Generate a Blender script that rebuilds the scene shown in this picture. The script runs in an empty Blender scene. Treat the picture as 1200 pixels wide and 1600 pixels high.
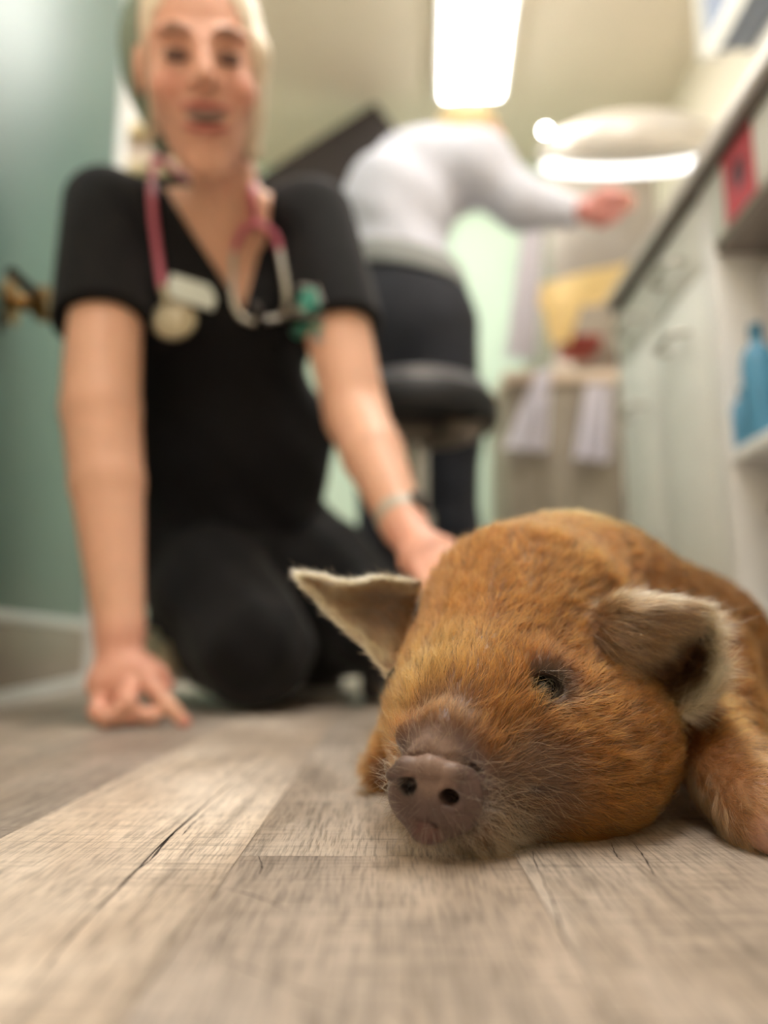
import bpy, bmesh, math, random
import numpy as np
from mathutils import Vector, Matrix
rng = np.random.default_rng(7); random.seed(7)
SC = bpy.context.scene; COL = SC.collection
# ------------------------------------------------------------------ camera
CAM_H = 0.10
PITCH = math.atan(205/1200); YAW = math.atan(7/1200)*math.cos(PITCH)
cd = bpy.data.cameras.new('camera'); cam = bpy.data.objects.new('camera', cd); COL.objects.link(cam)
cam.location = (0, 0, CAM_H); cam.rotation_euler = (math.pi/2+PITCH, 0, YAW)
cd.sensor_fit = 'VERTICAL'; cd.sensor_height = 32.0; cd.lens = 24.0
cd.clip_start = 0.01; cd.clip_end = 50
cd.dof.use_dof = True; cd.dof.focus_distance = 0.385; cd.dof.aperture_fstop = 24.0/11.8
SC.camera = cam
# ------------------------------------------------------------------ world, exposure
w = bpy.data.worlds.new('world'); SC.world = w; w.use_nodes = True
w.node_tree.nodes['Background'].inputs[0].default_value = (0.9, 0.95, 1, 1)
w.node_tree.nodes['Background'].inputs[1].default_value = 0.05
SC.view_settings.view_transform = 'Standard'; SC.view_settings.look = 'None'
SC.view_settings.gamma = 1.0; SC.view_settings.use_curve_mapping = False
SC.view_settings.exposure = 0.75
SC.cycles.use_denoising = True
SC.cycles.max_bounces = 8; SC.cycles.diffuse_bounces = 4; SC.cycles.sample_clamp_indirect = 6.0
PANEL_W = 15.0      # ceiling panel emission
FUR_N = 190000
# ------------------------------------------------------------------ pixel -> world helper (layout in metres at a chosen distance)
_C = np.array([0, 0, CAM_H]); _R = np.array([math.cos(YAW), math.sin(YAW), 0])
_F = np.array([-math.sin(YAW)*math.cos(PITCH), math.cos(YAW)*math.cos(PITCH), math.sin(PITCH)]); _U = np.cross(_R, _F)
def at(px, py, Y):
    d = _F+_R*(px-600)/1200+_U*(800-py)/1200
    return _C+d*(Y/d[1])
def atz(px, py, z=0.0):
    d = _F+_R*(px-600)/1200+_U*(800-py)/1200
    return _C+d*((z-CAM_H)/d[2])
# ------------------------------------------------------------------ object helpers
def link(name, me, m=None, parent=None):
    o = bpy.data.objects.new(name, me); COL.objects.link(o)
    if m is not None: me.materials.append(m)
    if parent is not None: o.parent = parent
    return o
def tag(o, label=None, cat=None, group=None, kind=None):
    if label: o['label'] = label
    if cat: o['category'] = cat
    if group: o['group'] = group
    if kind: o['kind'] = kind
    return o
def thing(name, label, cat, group=None, loc=(0, 0, 0), rz=0):
    o = bpy.data.objects.new(name, None); COL.objects.link(o); o.location = loc; o.rotation_euler = (0, 0, rz)
    o.empty_display_size = .05
    return tag(o, label, cat, group)
def bm_box(bm, lo, hi, bev=0.0, rot=None):
    lo = Vector(lo); hi = Vector(hi); c = (lo+hi)/2; s = hi-lo
    r = bmesh.ops.create_cube(bm, size=1.0); vs = r['verts']
    bmesh.ops.scale(bm, vec=s, verts=vs)
    if bev > 0:
        es = list({e for v in vs for e in v.link_edges})
        r2 = bmesh.ops.bevel(bm, geom=es, offset=bev, segments=2, affect='EDGES', profile=.5)
        vs = list({v for f in r2['faces'] for v in f.verts} | {v for v in vs if v.is_valid})
    if rot is not None: bmesh.ops.rotate(bm, cent=(0, 0, 0), matrix=rot, verts=vs)
    bmesh.ops.translate(bm, vec=c, verts=vs)
    return vs
def obj(name, bm, m=None, parent=None, smooth=True, ang=35):
    me = bpy.data.meshes.new(name)
    bmesh.ops.recalc_face_normals(bm, faces=bm.faces[:])
    bm.to_mesh(me); bm.free()
    if smooth:
        me.shade_smooth()
        try: me.set_sharp_from_angle(angle=math.radians(ang))
        except Exception: pass
    return link(name, me, m, parent)
def box(name, lo, hi, m, parent=None, bev=0.002, rot=None):
    bm = bmesh.new(); bm_box(bm, lo, hi, bev, rot); return obj(name, bm, m, parent)
def bm_lathe(bm, prof, n=32, c=(0, 0, 0), M=None):
    """prof: [(r,z)] revolve about z"""
    rings = []
    for r, z in prof:
        if r < 1e-6: rings.append([bm.verts.new((0, 0, z))])
        else: rings.append([bm.verts.new((r*math.cos(2*math.pi*i/n), r*math.sin(2*math.pi*i/n), z)) for i in range(n)])
    for a, b in zip(rings, rings[1:]):
        for i in range(n):
            j = (i+1) % n
            if len(a) == 1 and len(b) == 1: continue
            if len(a) == 1: bm.faces.new((a[0], b[i], b[j]))
            elif len(b) == 1: bm.faces.new((a[i], a[j], b[0]))
            else: bm.faces.new((a[i], a[j], b[j], b[i]))
    vs = [v for r in rings for v in r]
    if M is not None: bmesh.ops.transform(bm, matrix=M, verts=vs)
    bmesh.ops.translate(bm, vec=Vector(c), verts=vs)
    return vs
def lathe(name, prof, m, parent=None, n=32, c=(0, 0, 0), M=None, ang=35):
    bm = bmesh.new(); bm_lathe(bm, prof, n, c, M); return obj(name, bm, m, parent, ang=ang)
def catmull(P, k=8):
    P = np.asarray(P, float); n = len(P); out = []
    Q = np.vstack([2*P[0]-P[1], P, 2*P[-1]-P[-2]])
    for i in range(n-1):
        a, b, c, d = Q[i:i+4]
        for t in np.linspace(0, 1, k, endpoint=False):
            out.append(.5*((2*b)+(-a+c)*t+(2*a-5*b+4*c-d)*t*t+(-a+3*b-3*c+d)*t**3))
    out.append(P[-1]); return np.array(out)
def bm_tube(bm, pts, r, n=10, k=6, smoothpath=True):
    pts = np.asarray(pts, float); rr = np.full(len(pts), r) if np.isscalar(r) else np.asarray(r, float)
    if smoothpath:
        X = catmull(np.hstack([pts, rr[:, None]]), k); pts, rr = X[:, :3], X[:, 3]
    T = np.gradient(pts, axis=0); T /= np.linalg.norm(T, axis=1)[:, None]+1e-12
    up = np.array([0, 0, 1.0]) if abs(T[0][2]) < .9 else np.array([1.0, 0, 0])
    N = np.cross(T[0], up); N /= np.linalg.norm(N); rings = []
    for p, t, q in zip(pts, T, rr):
        N = N-t*(N@t); N /= np.linalg.norm(N); B = np.cross(t, N)
        rings.append([bm.verts.new(p+q*(math.cos(2*math.pi*i/n)*N+math.sin(2*math.pi*i/n)*B)) for i in range(n)])
    for a, b in zip(rings, rings[1:]):
        for i in range(n): bm.faces.new((a[i], a[(i+1) % n], b[(i+1) % n], b[i]))
    bm.faces.new(rings[0][::-1]); bm.faces.new(rings[-1])
def tube(name, pts, r, m, parent=None, n=10, k=6, smoothpath=True):
    bm = bmesh.new(); bm_tube(bm, pts, r, n, k, smoothpath); return obj(name, bm, m, parent, ang=60)
def aim(direction):
    """matrix turning +z to direction"""
    return Vector((0, 0, 1)).rotation_difference(Vector(direction)).to_matrix().to_4x4()
# ------------------------------------------------------------------ materials
def S(r, g, b):   # sRGB 0-255 -> linear
    f = lambda c: ((c/255)/12.92 if c/255 <= .04045 else ((c/255+.055)/1.055)**2.4)
    return (f(r), f(g), f(b), 1)
def mat(name, col, rough=.5, metal=0.0, spec=.5, noise=.06, nscale=20, coat=0.0, bump=0.0, emit=None, trans=0.0, attr=None, sheen=0.0, sss=0.0):
    m = bpy.data.materials.new(name); m.use_nodes = True; nt = m.node_tree; b = nt.nodes['Principled BSDF']
    b.inputs['Roughness'].default_value = rough; b.inputs['Metallic'].default_value = metal
    b.inputs['Specular IOR Level'].default_value = spec; b.inputs['Coat Weight'].default_value = coat
    b.inputs['Transmission Weight'].default_value = trans; b.inputs['Sheen Weight'].default_value = sheen
    if sss:
        b.inputs['Subsurface Weight'].default_value = sss; b.inputs['Subsurface Radius'].default_value = (.012, .005, .003); b.inputs['Subsurface Scale'].default_value = 1.0
    tc = nt.nodes.new('ShaderNodeTexCoord')
    nz = nt.nodes.new('ShaderNodeTexNoise'); nz.inputs['Scale'].default_value = nscale; nz.inputs['Detail'].default_value = 4
    nt.links.new(tc.outputs['Object'], nz.inputs['Vector'])
    mr = nt.nodes.new('ShaderNodeMapRange'); mr.inputs['From Min'].default_value = .3; mr.inputs['From Max'].default_value = .7
    mr.inputs['To Min'].default_value = 1-noise; mr.inputs['To Max'].default_value = 1+noise
    nt.links.new(nz.outputs['Fac'], mr.inputs['Value'])
    mx = nt.nodes.new('ShaderNodeMix'); mx.data_type = 'RGBA'; mx.blend_type = 'MULTIPLY'; mx.inputs['Factor'].default_value = 1
    if attr:
        at_ = nt.nodes.new('ShaderNodeAttribute'); at_.attribute_name = attr; nt.links.new(at_.outputs['Color'], mx.inputs['A'])
    else: mx.inputs['A'].default_value = col
    nt.links.new(mr.outputs['Result'], mx.inputs['B']); nt.links.new(mx.outputs['Result'], b.inputs['Base Color'])
    if bump:
        bp = nt.nodes.new('ShaderNodeBump'); bp.inputs['Strength'].default_value = bump; bp.inputs['Distance'].default_value = .002
        nt.links.new(nz.outputs['Fac'], bp.inputs['Height']); nt.links.new(bp.outputs['Normal'], b.inputs['Normal'])
    if emit:
        b.inputs['Emission Color'].default_value = emit[0]; b.inputs['Emission Strength'].default_value = emit[1]
    return m
# ------------------------------------------------------------------ signed-distance modelling
def ell(P, c, r, rot=None):
    q = P-np.asarray(c, np.float32)
    if rot is not None: q = q@np.asarray(rot, np.float32)
    r = np.asarray(r, np.float32); a = q/r; k0 = np.sqrt((a*a).sum(1)); b = a/r; k1 = np.sqrt((b*b).sum(1))+1e-9
    return k0*(k0-1)/k1
def rc(P, a, b, r1, r2):
    a = np.asarray(a, np.float32); b = np.asarray(b, np.float32); ba = b-a; q = P-a
    t = np.clip((q@ba)/(ba@ba), 0, 1)
    return np.sqrt(((q-t[:, None]*ba)**2).sum(1))-(r1+(r2-r1)*t)
def chain(P, pts, rs, k=.01):
    d = None
    for i in range(len(pts)-1):
        e = rc(P, pts[i], pts[i+1], rs[i], rs[i+1]); d = e if d is None else su(d, e, k)
    return d
def su(a, b, k):
    h = np.maximum(k-np.abs(a-b), 0)/k
    return np.minimum(a, b)-h*h*k*.25
def ss(a, b, k):     # a minus b
    return -su(-a, b, k)
def si(a, b, k): return -su(-a, -b, k)
def plane(P, p, n):
    n = np.asarray(n, np.float32); n = n/np.linalg.norm(n); return (P-np.asarray(p, np.float32))@n
def sdf_mesh(f, lo, hi, h, project=2):
    lo = np.asarray(lo, float); hi = np.asarray(hi, float); B = 8
    nb = np.ceil((hi-lo)/(h*B)).astype(int); n = nb*B+1
    g = np.meshgrid(*[np.arange(k) for k in nb], indexing='ij'); bi = np.stack([x.ravel() for x in g], 1)
    cen = lo+(bi+.5)*B*h
    d = f(cen.astype(np.float32)); act = np.abs(d) < B*h*.87*1.5+.004
    V = np.empty(n, np.float32)
    Vs = np.where(d < 0, -1., 1.).astype(np.float32).reshape(nb)
    V[:-1, :-1, :-1] = np.repeat(np.repeat(np.repeat(Vs, B, 0), B, 1), B, 2); V[-1] = 1; V[:, -1] = 1; V[:, :, -1] = 1
    l = np.arange(B); lg = np.stack([x.ravel() for x in np.meshgrid(l, l, l, indexing='ij')], 1)
    ab = bi[act]
    for s in range(0, len(ab), 1500):
        q = (ab[s:s+1500, None, :]*B+lg[None]).reshape(-1, 3)
        V[q[:, 0], q[:, 1], q[:, 2]] = f((lo+q*h).astype(np.float32))
    ins = V < 0
    # active cells
    cnt = np.zeros(np.array(n)-1, np.int8)
    sl = lambda A, o: A[o[0]:A.shape[0]-1+o[0], o[1]:A.shape[1]-1+o[1], o[2]:A.shape[2]-1+o[2]]
    corners = [(i, j, k) for i in (0, 1) for j in (0, 1) for k in (0, 1)]
    for c in corners: cnt += sl(ins, c)
    cells = np.argwhere((cnt > 0) & (cnt < 8)); m = len(cells)
    idx = np.full(cnt.shape, -1, np.int32); idx[cells[:, 0], cells[:, 1], cells[:, 2]] = np.arange(m)
    acc = np.zeros((m, 3)); num = np.zeros(m)
    val = {c: V[cells[:, 0]+c[0], cells[:, 1]+c[1], cells[:, 2]+c[2]].astype(float) for c in corners}
    for c in corners:
        for ax in range(3):
            if c[ax] == 0:
                e = list(c); e[ax] = 1; e = tuple(e); a, b = val[c], val[e]; x = (a < 0) != (b < 0)
                t = np.where(x, a/np.where(x, a-b, 1), 0); p = np.array(c, float)[None]+np.zeros((m, 3)); p[:, ax] += t
                acc[x] += p[x]; num[x] += 1
    X = lo+(cells+acc/num[:, None])*h
    quads = []
    for ax in range(3):
        o = [0, 0, 0]; o[ax] = 1
        A = ins[:ins.shape[0]-o[0], :ins.shape[1]-o[1], :ins.shape[2]-o[2]]; Bm = ins[o[0]:, o[1]:, o[2]:]
        E = np.argwhere(A != Bm); b1, b2 = (ax+1) % 3, (ax+2) % 3
        ok = (E[:, b1] > 0) & (E[:, b2] > 0) & (E[:, b1] < idx.shape[b1]) & (E[:, b2] < idx.shape[b2]); E = E[ok]
        def cell(d1, d2):
            q = E.copy(); q[:, b1] += d1; q[:, b2] += d2; return idx[q[:, 0], q[:, 1], q[:, 2]]
        Q = np.stack([cell(-1, -1), cell(0, -1), cell(0, 0), cell(-1, 0)], 1)
        flip = ~A[E[:, 0], E[:, 1], E[:, 2]]; Q[flip] = Q[flip][:, ::-1]; quads.append(Q)
    Q = np.concatenate(quads); Q = Q[(Q >= 0).all(1)]
    for _ in range(project):
        Xf = X.astype(np.float32); d0 = f(Xf); G = grad(f, X, h*.5)
        st = np.clip(d0, -h*.7, h*.7)[:, None]*G; X = X-st*.8
    return X, Q
def grad(f, X, e):
    G = np.empty((len(X), 3))
    for a in range(3):
        v = np.zeros(3); v[a] = e; G[:, a] = f((X+v).astype(np.float32))-f((X-v).astype(np.float32))
    return G/(np.linalg.norm(G, axis=1)[:, None]+1e-12)
def np_mesh(name, X, Q, cols=None):
    me = bpy.data.meshes.new(name); k = Q.shape[1]
    me.vertices.add(len(X)); me.vertices.foreach_set('co', np.asarray(X, np.float32).ravel())
    me.loops.add(Q.size); me.loops.foreach_set('vertex_index', Q.astype(np.int32).ravel())
    me.polygons.add(len(Q)); me.polygons.foreach_set('loop_start', np.arange(0, Q.size, k, dtype=np.int32))
    me.polygons.foreach_set('loop_total', np.full(len(Q), k, np.int32)) if False else None
    me.update(calc_edges=True); me.validate(); me.shade_smooth()
    if cols is not None:
        ca = me.color_attributes.new('Col', 'FLOAT_COLOR', 'POINT')
        c4 = np.ones((len(X), 4), np.float32); c4[:, :3] = cols; ca.data.foreach_set('color', c4.ravel())
    return me
def lerpc(a, b, t): return a*(1-t[:, None])+np.asarray(b)[None, :3]*t[:, None]
def sstep(x, a, b):
    t = np.clip((x-a)/(b-a), 0, 1); return t*t*(3-2*t)
# ------------------------------------------------------------------ floor of vinyl planks
def floor_material():
    m = bpy.data.materials.new('vinyl_oak'); m.use_nodes = True; nt = m.node_tree; L = nt.links.new; b = nt.nodes['Principled BSDF']
    N = lambda t: nt.nodes.new('ShaderNode'+t)
    tc = N('TexCoord'); oi = N('ObjectInfo')
    mul = N('Math'); mul.operation = 'MULTIPLY'; mul.inputs[1].default_value = 37.0; L(oi.outputs['Random'], mul.inputs[0])
    add = N('VectorMath'); add.operation = 'ADD'; L(tc.outputs['Object'], add.inputs[0]); L(mul.outputs[0], add.inputs[1])
    def noise(scale, vec, detail=5, rough=.6, dist=0.0):
        mp = N('Mapping'); mp.inputs['Scale'].default_value = vec; L(add.outputs[0], mp.inputs['Vector'])
        n = N('TexNoise'); n.inputs['Scale'].default_value = scale; n.inputs['Detail'].default_value = detail
        n.inputs['Roughness'].default_value = rough; n.inputs['Distortion'].default_value = dist; L(mp.outputs[0], n.inputs['Vector']); return n.outputs['Fac']
    def ramp(v, pts):
        r = N('ValToRGB'); e = r.color_ramp.elements
        while len(e) < len(pts): e.new(.5)
        for k, (p, c) in enumerate(pts): e[k].position = p; e[k].color = c if len(c) == 4 else (*c, 1)
        L(v, r.inputs['Fac']); return r.outputs['Color']
    def mix(mode, f, a, c):
        x = N('Mix'); x.data_type = 'RGBA'; x.blend_type = mode
        if isinstance(f, float): x.inputs['Factor'].default_value = f
        else: L(f, x.inputs['Factor'])
        for s, v in (('A', a), ('B', c)):
            if isinstance(v, tuple): x.inputs[s].default_value = v
            else: L(v, x.inputs[s])
        return x.outputs['Result']
    g = lambda v: (v, v, v, 1)
    blot = noise(9, (1, .45, 1), 4, .55, .4)
    base = ramp(blot, [(.25, S(142, 128, 116)), (.42, S(187, 172, 157)), (.55, S(211, 198, 185)), (.72, S(229, 219, 209))])
    grey = ramp(noise(5, (1.4, .5, 1), 3), [(.4, g(0)), (.68, g(.8))])
    base = mix('MIX', grey, base, S(164, 155, 147))
    grain = ramp(noise(120, (1, .035, 1), 6, .75, .3), [(.3, g(.52)), (.46, g(.95)), (.60, g(1.10)), (.8, g(1.22))])
    base = mix('MULTIPLY', 1.0, base, grain)
    saw = ramp(noise(330, (.05, 1, 1), 3, .7), [(.32, g(.62)), (.48, g(1.0)), (.7, g(1.2))])
    sawm = ramp(noise(14, (1, .7, 1), 2), [(.36, g(.12)), (.6, g(1.0))])
    base = mix('MULTIPLY', sawm, base, saw)
    fine = ramp(noise(700, (1, .06, 1), 2, .6), [(.36, g(.55)), (.52, g(1.06))])
    base = mix('MULTIPLY', .75, base, fine)
    # fine dark checks running with and across the grain
    chk = ramp(noise(34, (1, .09, 1), 2, .5, .6), [(.485, g(0)), (.497, g(1)), (.503, g(1)), (.515, g(0))])
    chm = ramp(noise(11, (1, .5, 1), 2), [(.56, g(0)), (.66, g(.55))])
    ck = N('Math'); ck.operation = 'MULTIPLY'; L(chk, ck.inputs[0]); L(chm, ck.inputs[1])
    base = mix('MIX', ck.outputs[0], base, S(92, 80, 70))
    chx = ramp(noise(30, (.12, 1.3, 1), 2, .5, .8), [(.482, g(0)), (.497, g(1)), (.503, g(1)), (.518, g(0))])
    chxm = ramp(noise(8, (1, 1, 1), 2), [(.58, g(0)), (.7, g(.4))])
    cx = N('Math'); cx.operation = 'MULTIPLY'; L(chx, cx.inputs[0]); L(chxm, cx.inputs[1])
    base = mix('MIX', cx.outputs[0], base, S(110, 98, 88))
    base = mix('MULTIPLY', 1.0, base, oi.outputs['Color'])
    L(base, b.inputs['Base Color'])
    b.inputs['Roughness'].default_value = .48; b.inputs['Specular IOR Level'].default_value = .35
    bp = N('Bump'); bp.inputs['Strength'].default_value = .25; bp.inputs['Distance'].default_value = .0006
    hm = N('Math'); hm.operation = 'ADD'; L(saw, hm.inputs[0]); L(grain, hm.inputs[1]); L(hm.outputs[0], bp.inputs['Height']); L(bp.outputs['Normal'], b.inputs['Normal'])
    return m
M_floor = floor_material()
M_sub = mat('subfloor_dark', S(60, 52, 45), .8)
bm = bmesh.new(); bm_box(bm, (-2.2, -1.4, -.06), (1.25, 3.4, -.0042)); floor = obj('floor', bm, M_sub); tag(floor, kind='structure')
PW, PL = .1313, 1.52
bm = bmesh.new(); bm_box(bm, (-PW/2+.00012, -PL/2+.00012, -.004), (PW/2-.00012, PL/2-.00012, 0), .00035)
me = bpy.data.meshes.new('plank'); bm.to_mesh(me); bm.free(); me.materials.append(M_floor)
TINT = {(-1, 0): (1.03, 1.0, .95), (0, 0): (.78, .77, .75), (0, 1): (.74, .73, .70), (-2, 0): (.70, .68, .66), (1, 0): (.84, .83, .81), (1, -1): (.79, .78, .765), (0, -1): (.86, .845, .83), (2, 0): (.8, .79, .78), (2, -1): (.8, .79, .78)}
planks = {}
for r in range(-16, 9):
    x = -.071+PW*(r+.5)
    off = {0: .3885, -1: -.03, -2: .02, 1: .62}.get(r, (r*.413) % 1.0*PL-.4)
    for k in range(-2, 4):
        y0 = off+(k-1)*PL; y1 = y0+PL
        if y1 < -1.3 or y0 > 3.35: continue
        o = bpy.data.objects.new('plank', me); COL.objects.link(o); o.parent = floor; o.location = (x, (y0+y1)/2, 0)
        t = TINT.get((r, k-1)) if (r, k-1) in TINT else None
        if t is None:
            v = .72+.3*((r*7+k*13) % 10)/10; t = (v, v*.985, v*.96)
        o.color = (*t, 1); planks[(r, k-1)] = o
M_crack = mat('crack_print', S(62, 52, 46), .7)
def crack(pix, wid, pl, seed):
    """sliver of dark printed crack lying flush in a plank's face"""
    P = np.array([atz(*p) for p in pix]); P = catmull(P, 7); r_ = np.random.default_rng(seed)
    T = np.gradient(P, axis=0); T /= np.linalg.norm(T, axis=1)[:, None]; nrm = np.stack([-T[:, 1], T[:, 0]], 1)
    n = len(P); s = np.linspace(0, 1, n); wv = wid*(np.sin(np.pi*np.clip(s, .02, .98))**.5)*(.35+.9*r_.random(n))
    j = np.cumsum(r_.normal(0, .00022, n)); j -= np.linspace(j[0], j[-1], n)
    me = bpy.data.meshes.new('grain_crack'); c = np.array(planks[pl].location)
    v = []; f = []
    for i in range(n):
        a = P[i].copy(); a[:2] += nrm[i]*(j[i]+wv[i]/2); b = P[i].copy(); b[:2] += nrm[i]*(j[i]-wv[i]/2); a[2] = b[2] = .00005
        v += [tuple(a-c), tuple(b-c)]
        if i: f.append((2*i-2, 2*i-1, 2*i+1, 2*i))
    me.from_pydata(v, [], f); link('grain_crack', me, M_crack, planks[pl])
if (-1, 0) in planks:
    crack([(40, 1550), (120, 1450), (200, 1372), (262, 1310), (335, 1245), (400, 1188)], .0016, (-1, 0), 1)
    crack([(190, 1378), (232, 1345), (262, 1312), (280, 1292)], .0016, (-1, 0), 2)
    crack([(284, 1306), (300, 1288), (330, 1262)], .0012, (-1, 0), 3)
    crack([(28, 1458), (34, 1457), (44, 1456)], .0014, (-1, 0), 4)
    crack([(404, 1338), (409, 1350), (406, 1366)], .0010, (0, -1), 5)
    crack([(352, 1388), (398, 1402), (448, 1421)], .0009, (0, -1), 6)
    crack([(380, 1420), (350, 1462), (330, 1500)], .0008, (0, -1), 7)
    crack([(832, 1330), (846, 1370), (868, 1410), (880, 1450), (900, 1490)], .0009, (0, -1), 8)
    crack([(340, 1498), (400, 1520), (480, 1552), (560, 1580)], .0007, (0, -1), 9)
    crack([(955, 1318), (962, 1332), (972, 1346)], .0007, (1, -1), 10)
    crack([(990, 1318), (1006, 1342), (1026, 1372)], .0009, (1, -1), 11)
# ------------------------------------------------------------------ room shell
M_ceil = mat('ceiling_paint', S(246, 234, 218), .9, noise=.02, nscale=3)
M_mint = mat('mint_paint', S(212, 236, 216), .7, noise=.03, nscale=2)
M_cream = mat('cream_paint', S(240, 232, 214), .8, noise=.02, nscale=3)
M_taupe = mat('taupe_paint', S(205, 190, 160), .8, noise=.03, nscale=3)
M_white = mat('white_laminate', S(226, 228, 222), .35, noise=.02, nscale=4)
M_whitecl = mat('white_gloss', S(238, 238, 236), .3, noise=.02)
M_grey = mat('grey_edge', S(140, 130, 122), .45, noise=.05)
def slab(name, lo, hi, m): return tag(box(name, lo, hi, m, bev=0), kind='structure')
CZ = 2.4
slab('ceiling', (-2.2, -1.4, CZ), (1.3, 3.5, CZ+.05), M_ceil)
slab('wall_back', (-2.2, 3.4, -.06), (1.3, 3.5, CZ), M_mint)
slab('wall_right', (1.22, -1.4, -.06), (1.3, 3.4, CZ), M_cream)
slab('wall_front', (-2.2, -1.5, -.06), (1.3, -1.4, CZ), M_cream)
slab('wall_left', (-2.25, -1.4, -.06), (-2.2, 3.4, CZ), M_taupe)
# partition with a green glass door beside the kneeling woman
M_glass = mat('green_glass', S(28, 98, 86), .46, spec=1.0, noise=.12, nscale=1.5, coat=.6)
M_glass.node_tree.nodes['Principled BSDF'].inputs['IOR'].default_value = 1.9; M_glass.node_tree.nodes['Principled BSDF'].inputs['Coat Roughness'].default_value = .48
M_rail = mat('taupe_rail', S(158, 142, 126), .4, noise=.06)
M_brass = mat('aged_brass', S(150, 112, 62), .32, metal=.85, noise=.15, nscale=60)
M_darkm = mat('dark_bronze', S(60, 44, 34), .4, metal=.6)
DA = math.atan2(-.729+.616, 1.913-1.249)       # door runs slightly away from the corridor axis
d0 = Vector((-.565, .95, 0)); dv = Vector((math.sin(DA), math.cos(DA), 0)); dlen = .90
door = thing('door_1', None, None, loc=d0, rz=-DA); tag(door, 'green glass door with white rails and a brass knob', kind='structure')
box('glass_panel', (-.03, 0, .150), (-.005, dlen, 2.1), M_glass, door, .002)
box('bottom_rail', (-.035, 0, .025), (-.002, dlen, .135), M_rail, door, .003)
box('white_strip', (-.036, 0, .133), (0, dlen, .153), M_whitecl, door, .003)
box('threshold_strip', (-.036, 0, 0), (.004, dlen+.02, .024), M_whitecl, door, .003)
kn = lathe('door_knob', [(0, 0), (.036, 0), (.036, .006), (.014, .010), (.012, .03), (.026, .038), (.030, .05), (.026, .060), (.0, .064)], M_brass, door, c=(-.005, .205, .638), M=aim((1, 0, 0)))
tube('lever', [(.035, .200, .638), (.04, .165, .639), (.035, .125, .636), (.03, .09, .635)], [.009, .010, .009, .008], M_darkm, door)
lathe('keyhole_cover', [(0, 0), (.016, 0), (.016, .004), (0, .006)], M_darkm, door, c=(-.005, .165, .585), M=aim((1, 0, 0)))
pe = d0+dv*(dlen+.02)
tag(box('trim_1', (pe.x-.055, pe.y, 0), (pe.x+.005, pe.y+.05, 2.15), M_whitecl, bev=.004), kind='structure')
slab('trim_2', (pe.x-.055, pe.y-1.0, 2.12), (pe.x+.09, pe.y+.05, 2.18), M_whitecl)
slab('wall_2', (pe.x-.05, pe.y-1.0, 2.18), (pe.x+.0, pe.y+.05, CZ), M_cream)
slab('wall_3', (-.62, -1.4, 0), (-.575, .945, CZ), M_cream)
# ------------------------------------------------------------------ lamps of the room
def emis(name, col, s):
    m = bpy.data.materials.new(name); m.use_nodes = True; nt = m.node_tree; nt.nodes.clear()
    e = nt.nodes.new('ShaderNodeEmission'); e.inputs[0].default_value = col; e.inputs[1].default_value = s
    o = nt.nodes.new('ShaderNodeOutputMaterial'); nt.links.new(e.outputs[0], o.inputs[0]); return m
M_panel = emis('panel_light', (1, .965, .91, 1), PANEL_W)
def ceiling_panel(x, y, lx, ly, label, rz=0.0):
    t = thing('ceiling_light', label, 'ceiling light', None, (x, y, CZ), rz)
    bm = bmesh.new()
    for lo, hi in (((-lx/2-.02, -ly/2-.02, -.03), (-lx/2, ly/2+.02, 0)), ((lx/2, -ly/2-.02, -.03), (lx/2+.02, ly/2+.02, 0)),
                   ((-lx/2, -ly/2-.02, -.03), (lx/2, -ly/2, 0)), ((-lx/2, ly/2, -.03), (lx/2, ly/2+.02, 0))): bm_box(bm, lo, hi)
    obj('frame', bm, M_whitecl, t)
    box('diffuser', (-lx/2, -ly/2, -.045), (lx/2, ly/2, -.012), M_panel, t, .012)
ceiling_panel(.318, 2.30, .24, 1.2, 'long white ceiling light panel glowing above the bent figure in the grey jumper', -.055)
ceiling_panel(.30, .70, .29, 1.2, 'long ceiling light panel overhead above the piglet, out of the picture')
ceiling_panel(-.22, -.40, .3, .6, 'ceiling light panel behind the viewpoint, out of the picture')
ceiling_panel(-1.45, 2.2, .3, 1.0, 'ceiling light panel over the side space beyond the green glass door')
# ------------------------------------------------------------------ piglet
HO = np.array([.026, .380, 0.0]); HA = np.array([.407, .913, 0.0]); HW = np.array([.913, -.407, 0.0])
def hp(L, W, z): return HO+HA*L+HW*W+np.array([0, 0, z])
HR = np.stack([HA, HW, [0, 0, 1]], 1)      # columns: local axes
def ctrl(rows): return np.array([[at(*p) for p in r] for r in rows])
def cat1(P, k):       # catmull along axis 0
    sh = P.shape[1:]; X = catmull(P.reshape(len(P), -1), k); return X.reshape((len(X),)+sh)
def surf(rows, ku, kv):
    C_ = ctrl(rows); A = cat1(C_, ku); return cat1(A.transpose(1, 0, 2), kv).transpose(1, 0, 2)
# right-hand ear in view: a cupped leaf, upper edge rolled forward; rows run base -> tip, each from upper lip over the back to the lower rim
EAR_A = surf([
    [(934, 1022, .440), (918, 985, .444), (925, 955, .452), (940, 990, .464), (958, 1050, .466), (985, 1108, .452)],
    [(964, 1032, .434), (956, 975, .434), (968, 942, .444), (978, 996, .474), (992, 1060, .478), (1014, 1120, .446)],
    [(1012, 1014, .436), (1008, 966, .434), (1018, 944, .442), (1026, 996, .478), (1036, 1058, .482), (1052, 1118, .446)],
    [(1064, 978, .440), (1062, 960, .438), (1066, 950, .444), (1076, 992, .474), (1080, 1048, .474), (1092, 1094, .446)],
    [(1096, 968, .448), (1096, 964, .448), (1098, 960, .450), (1108, 990, .458), (1114, 1024, .458), (1114, 1062, .448)]], 9, 9)
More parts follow.
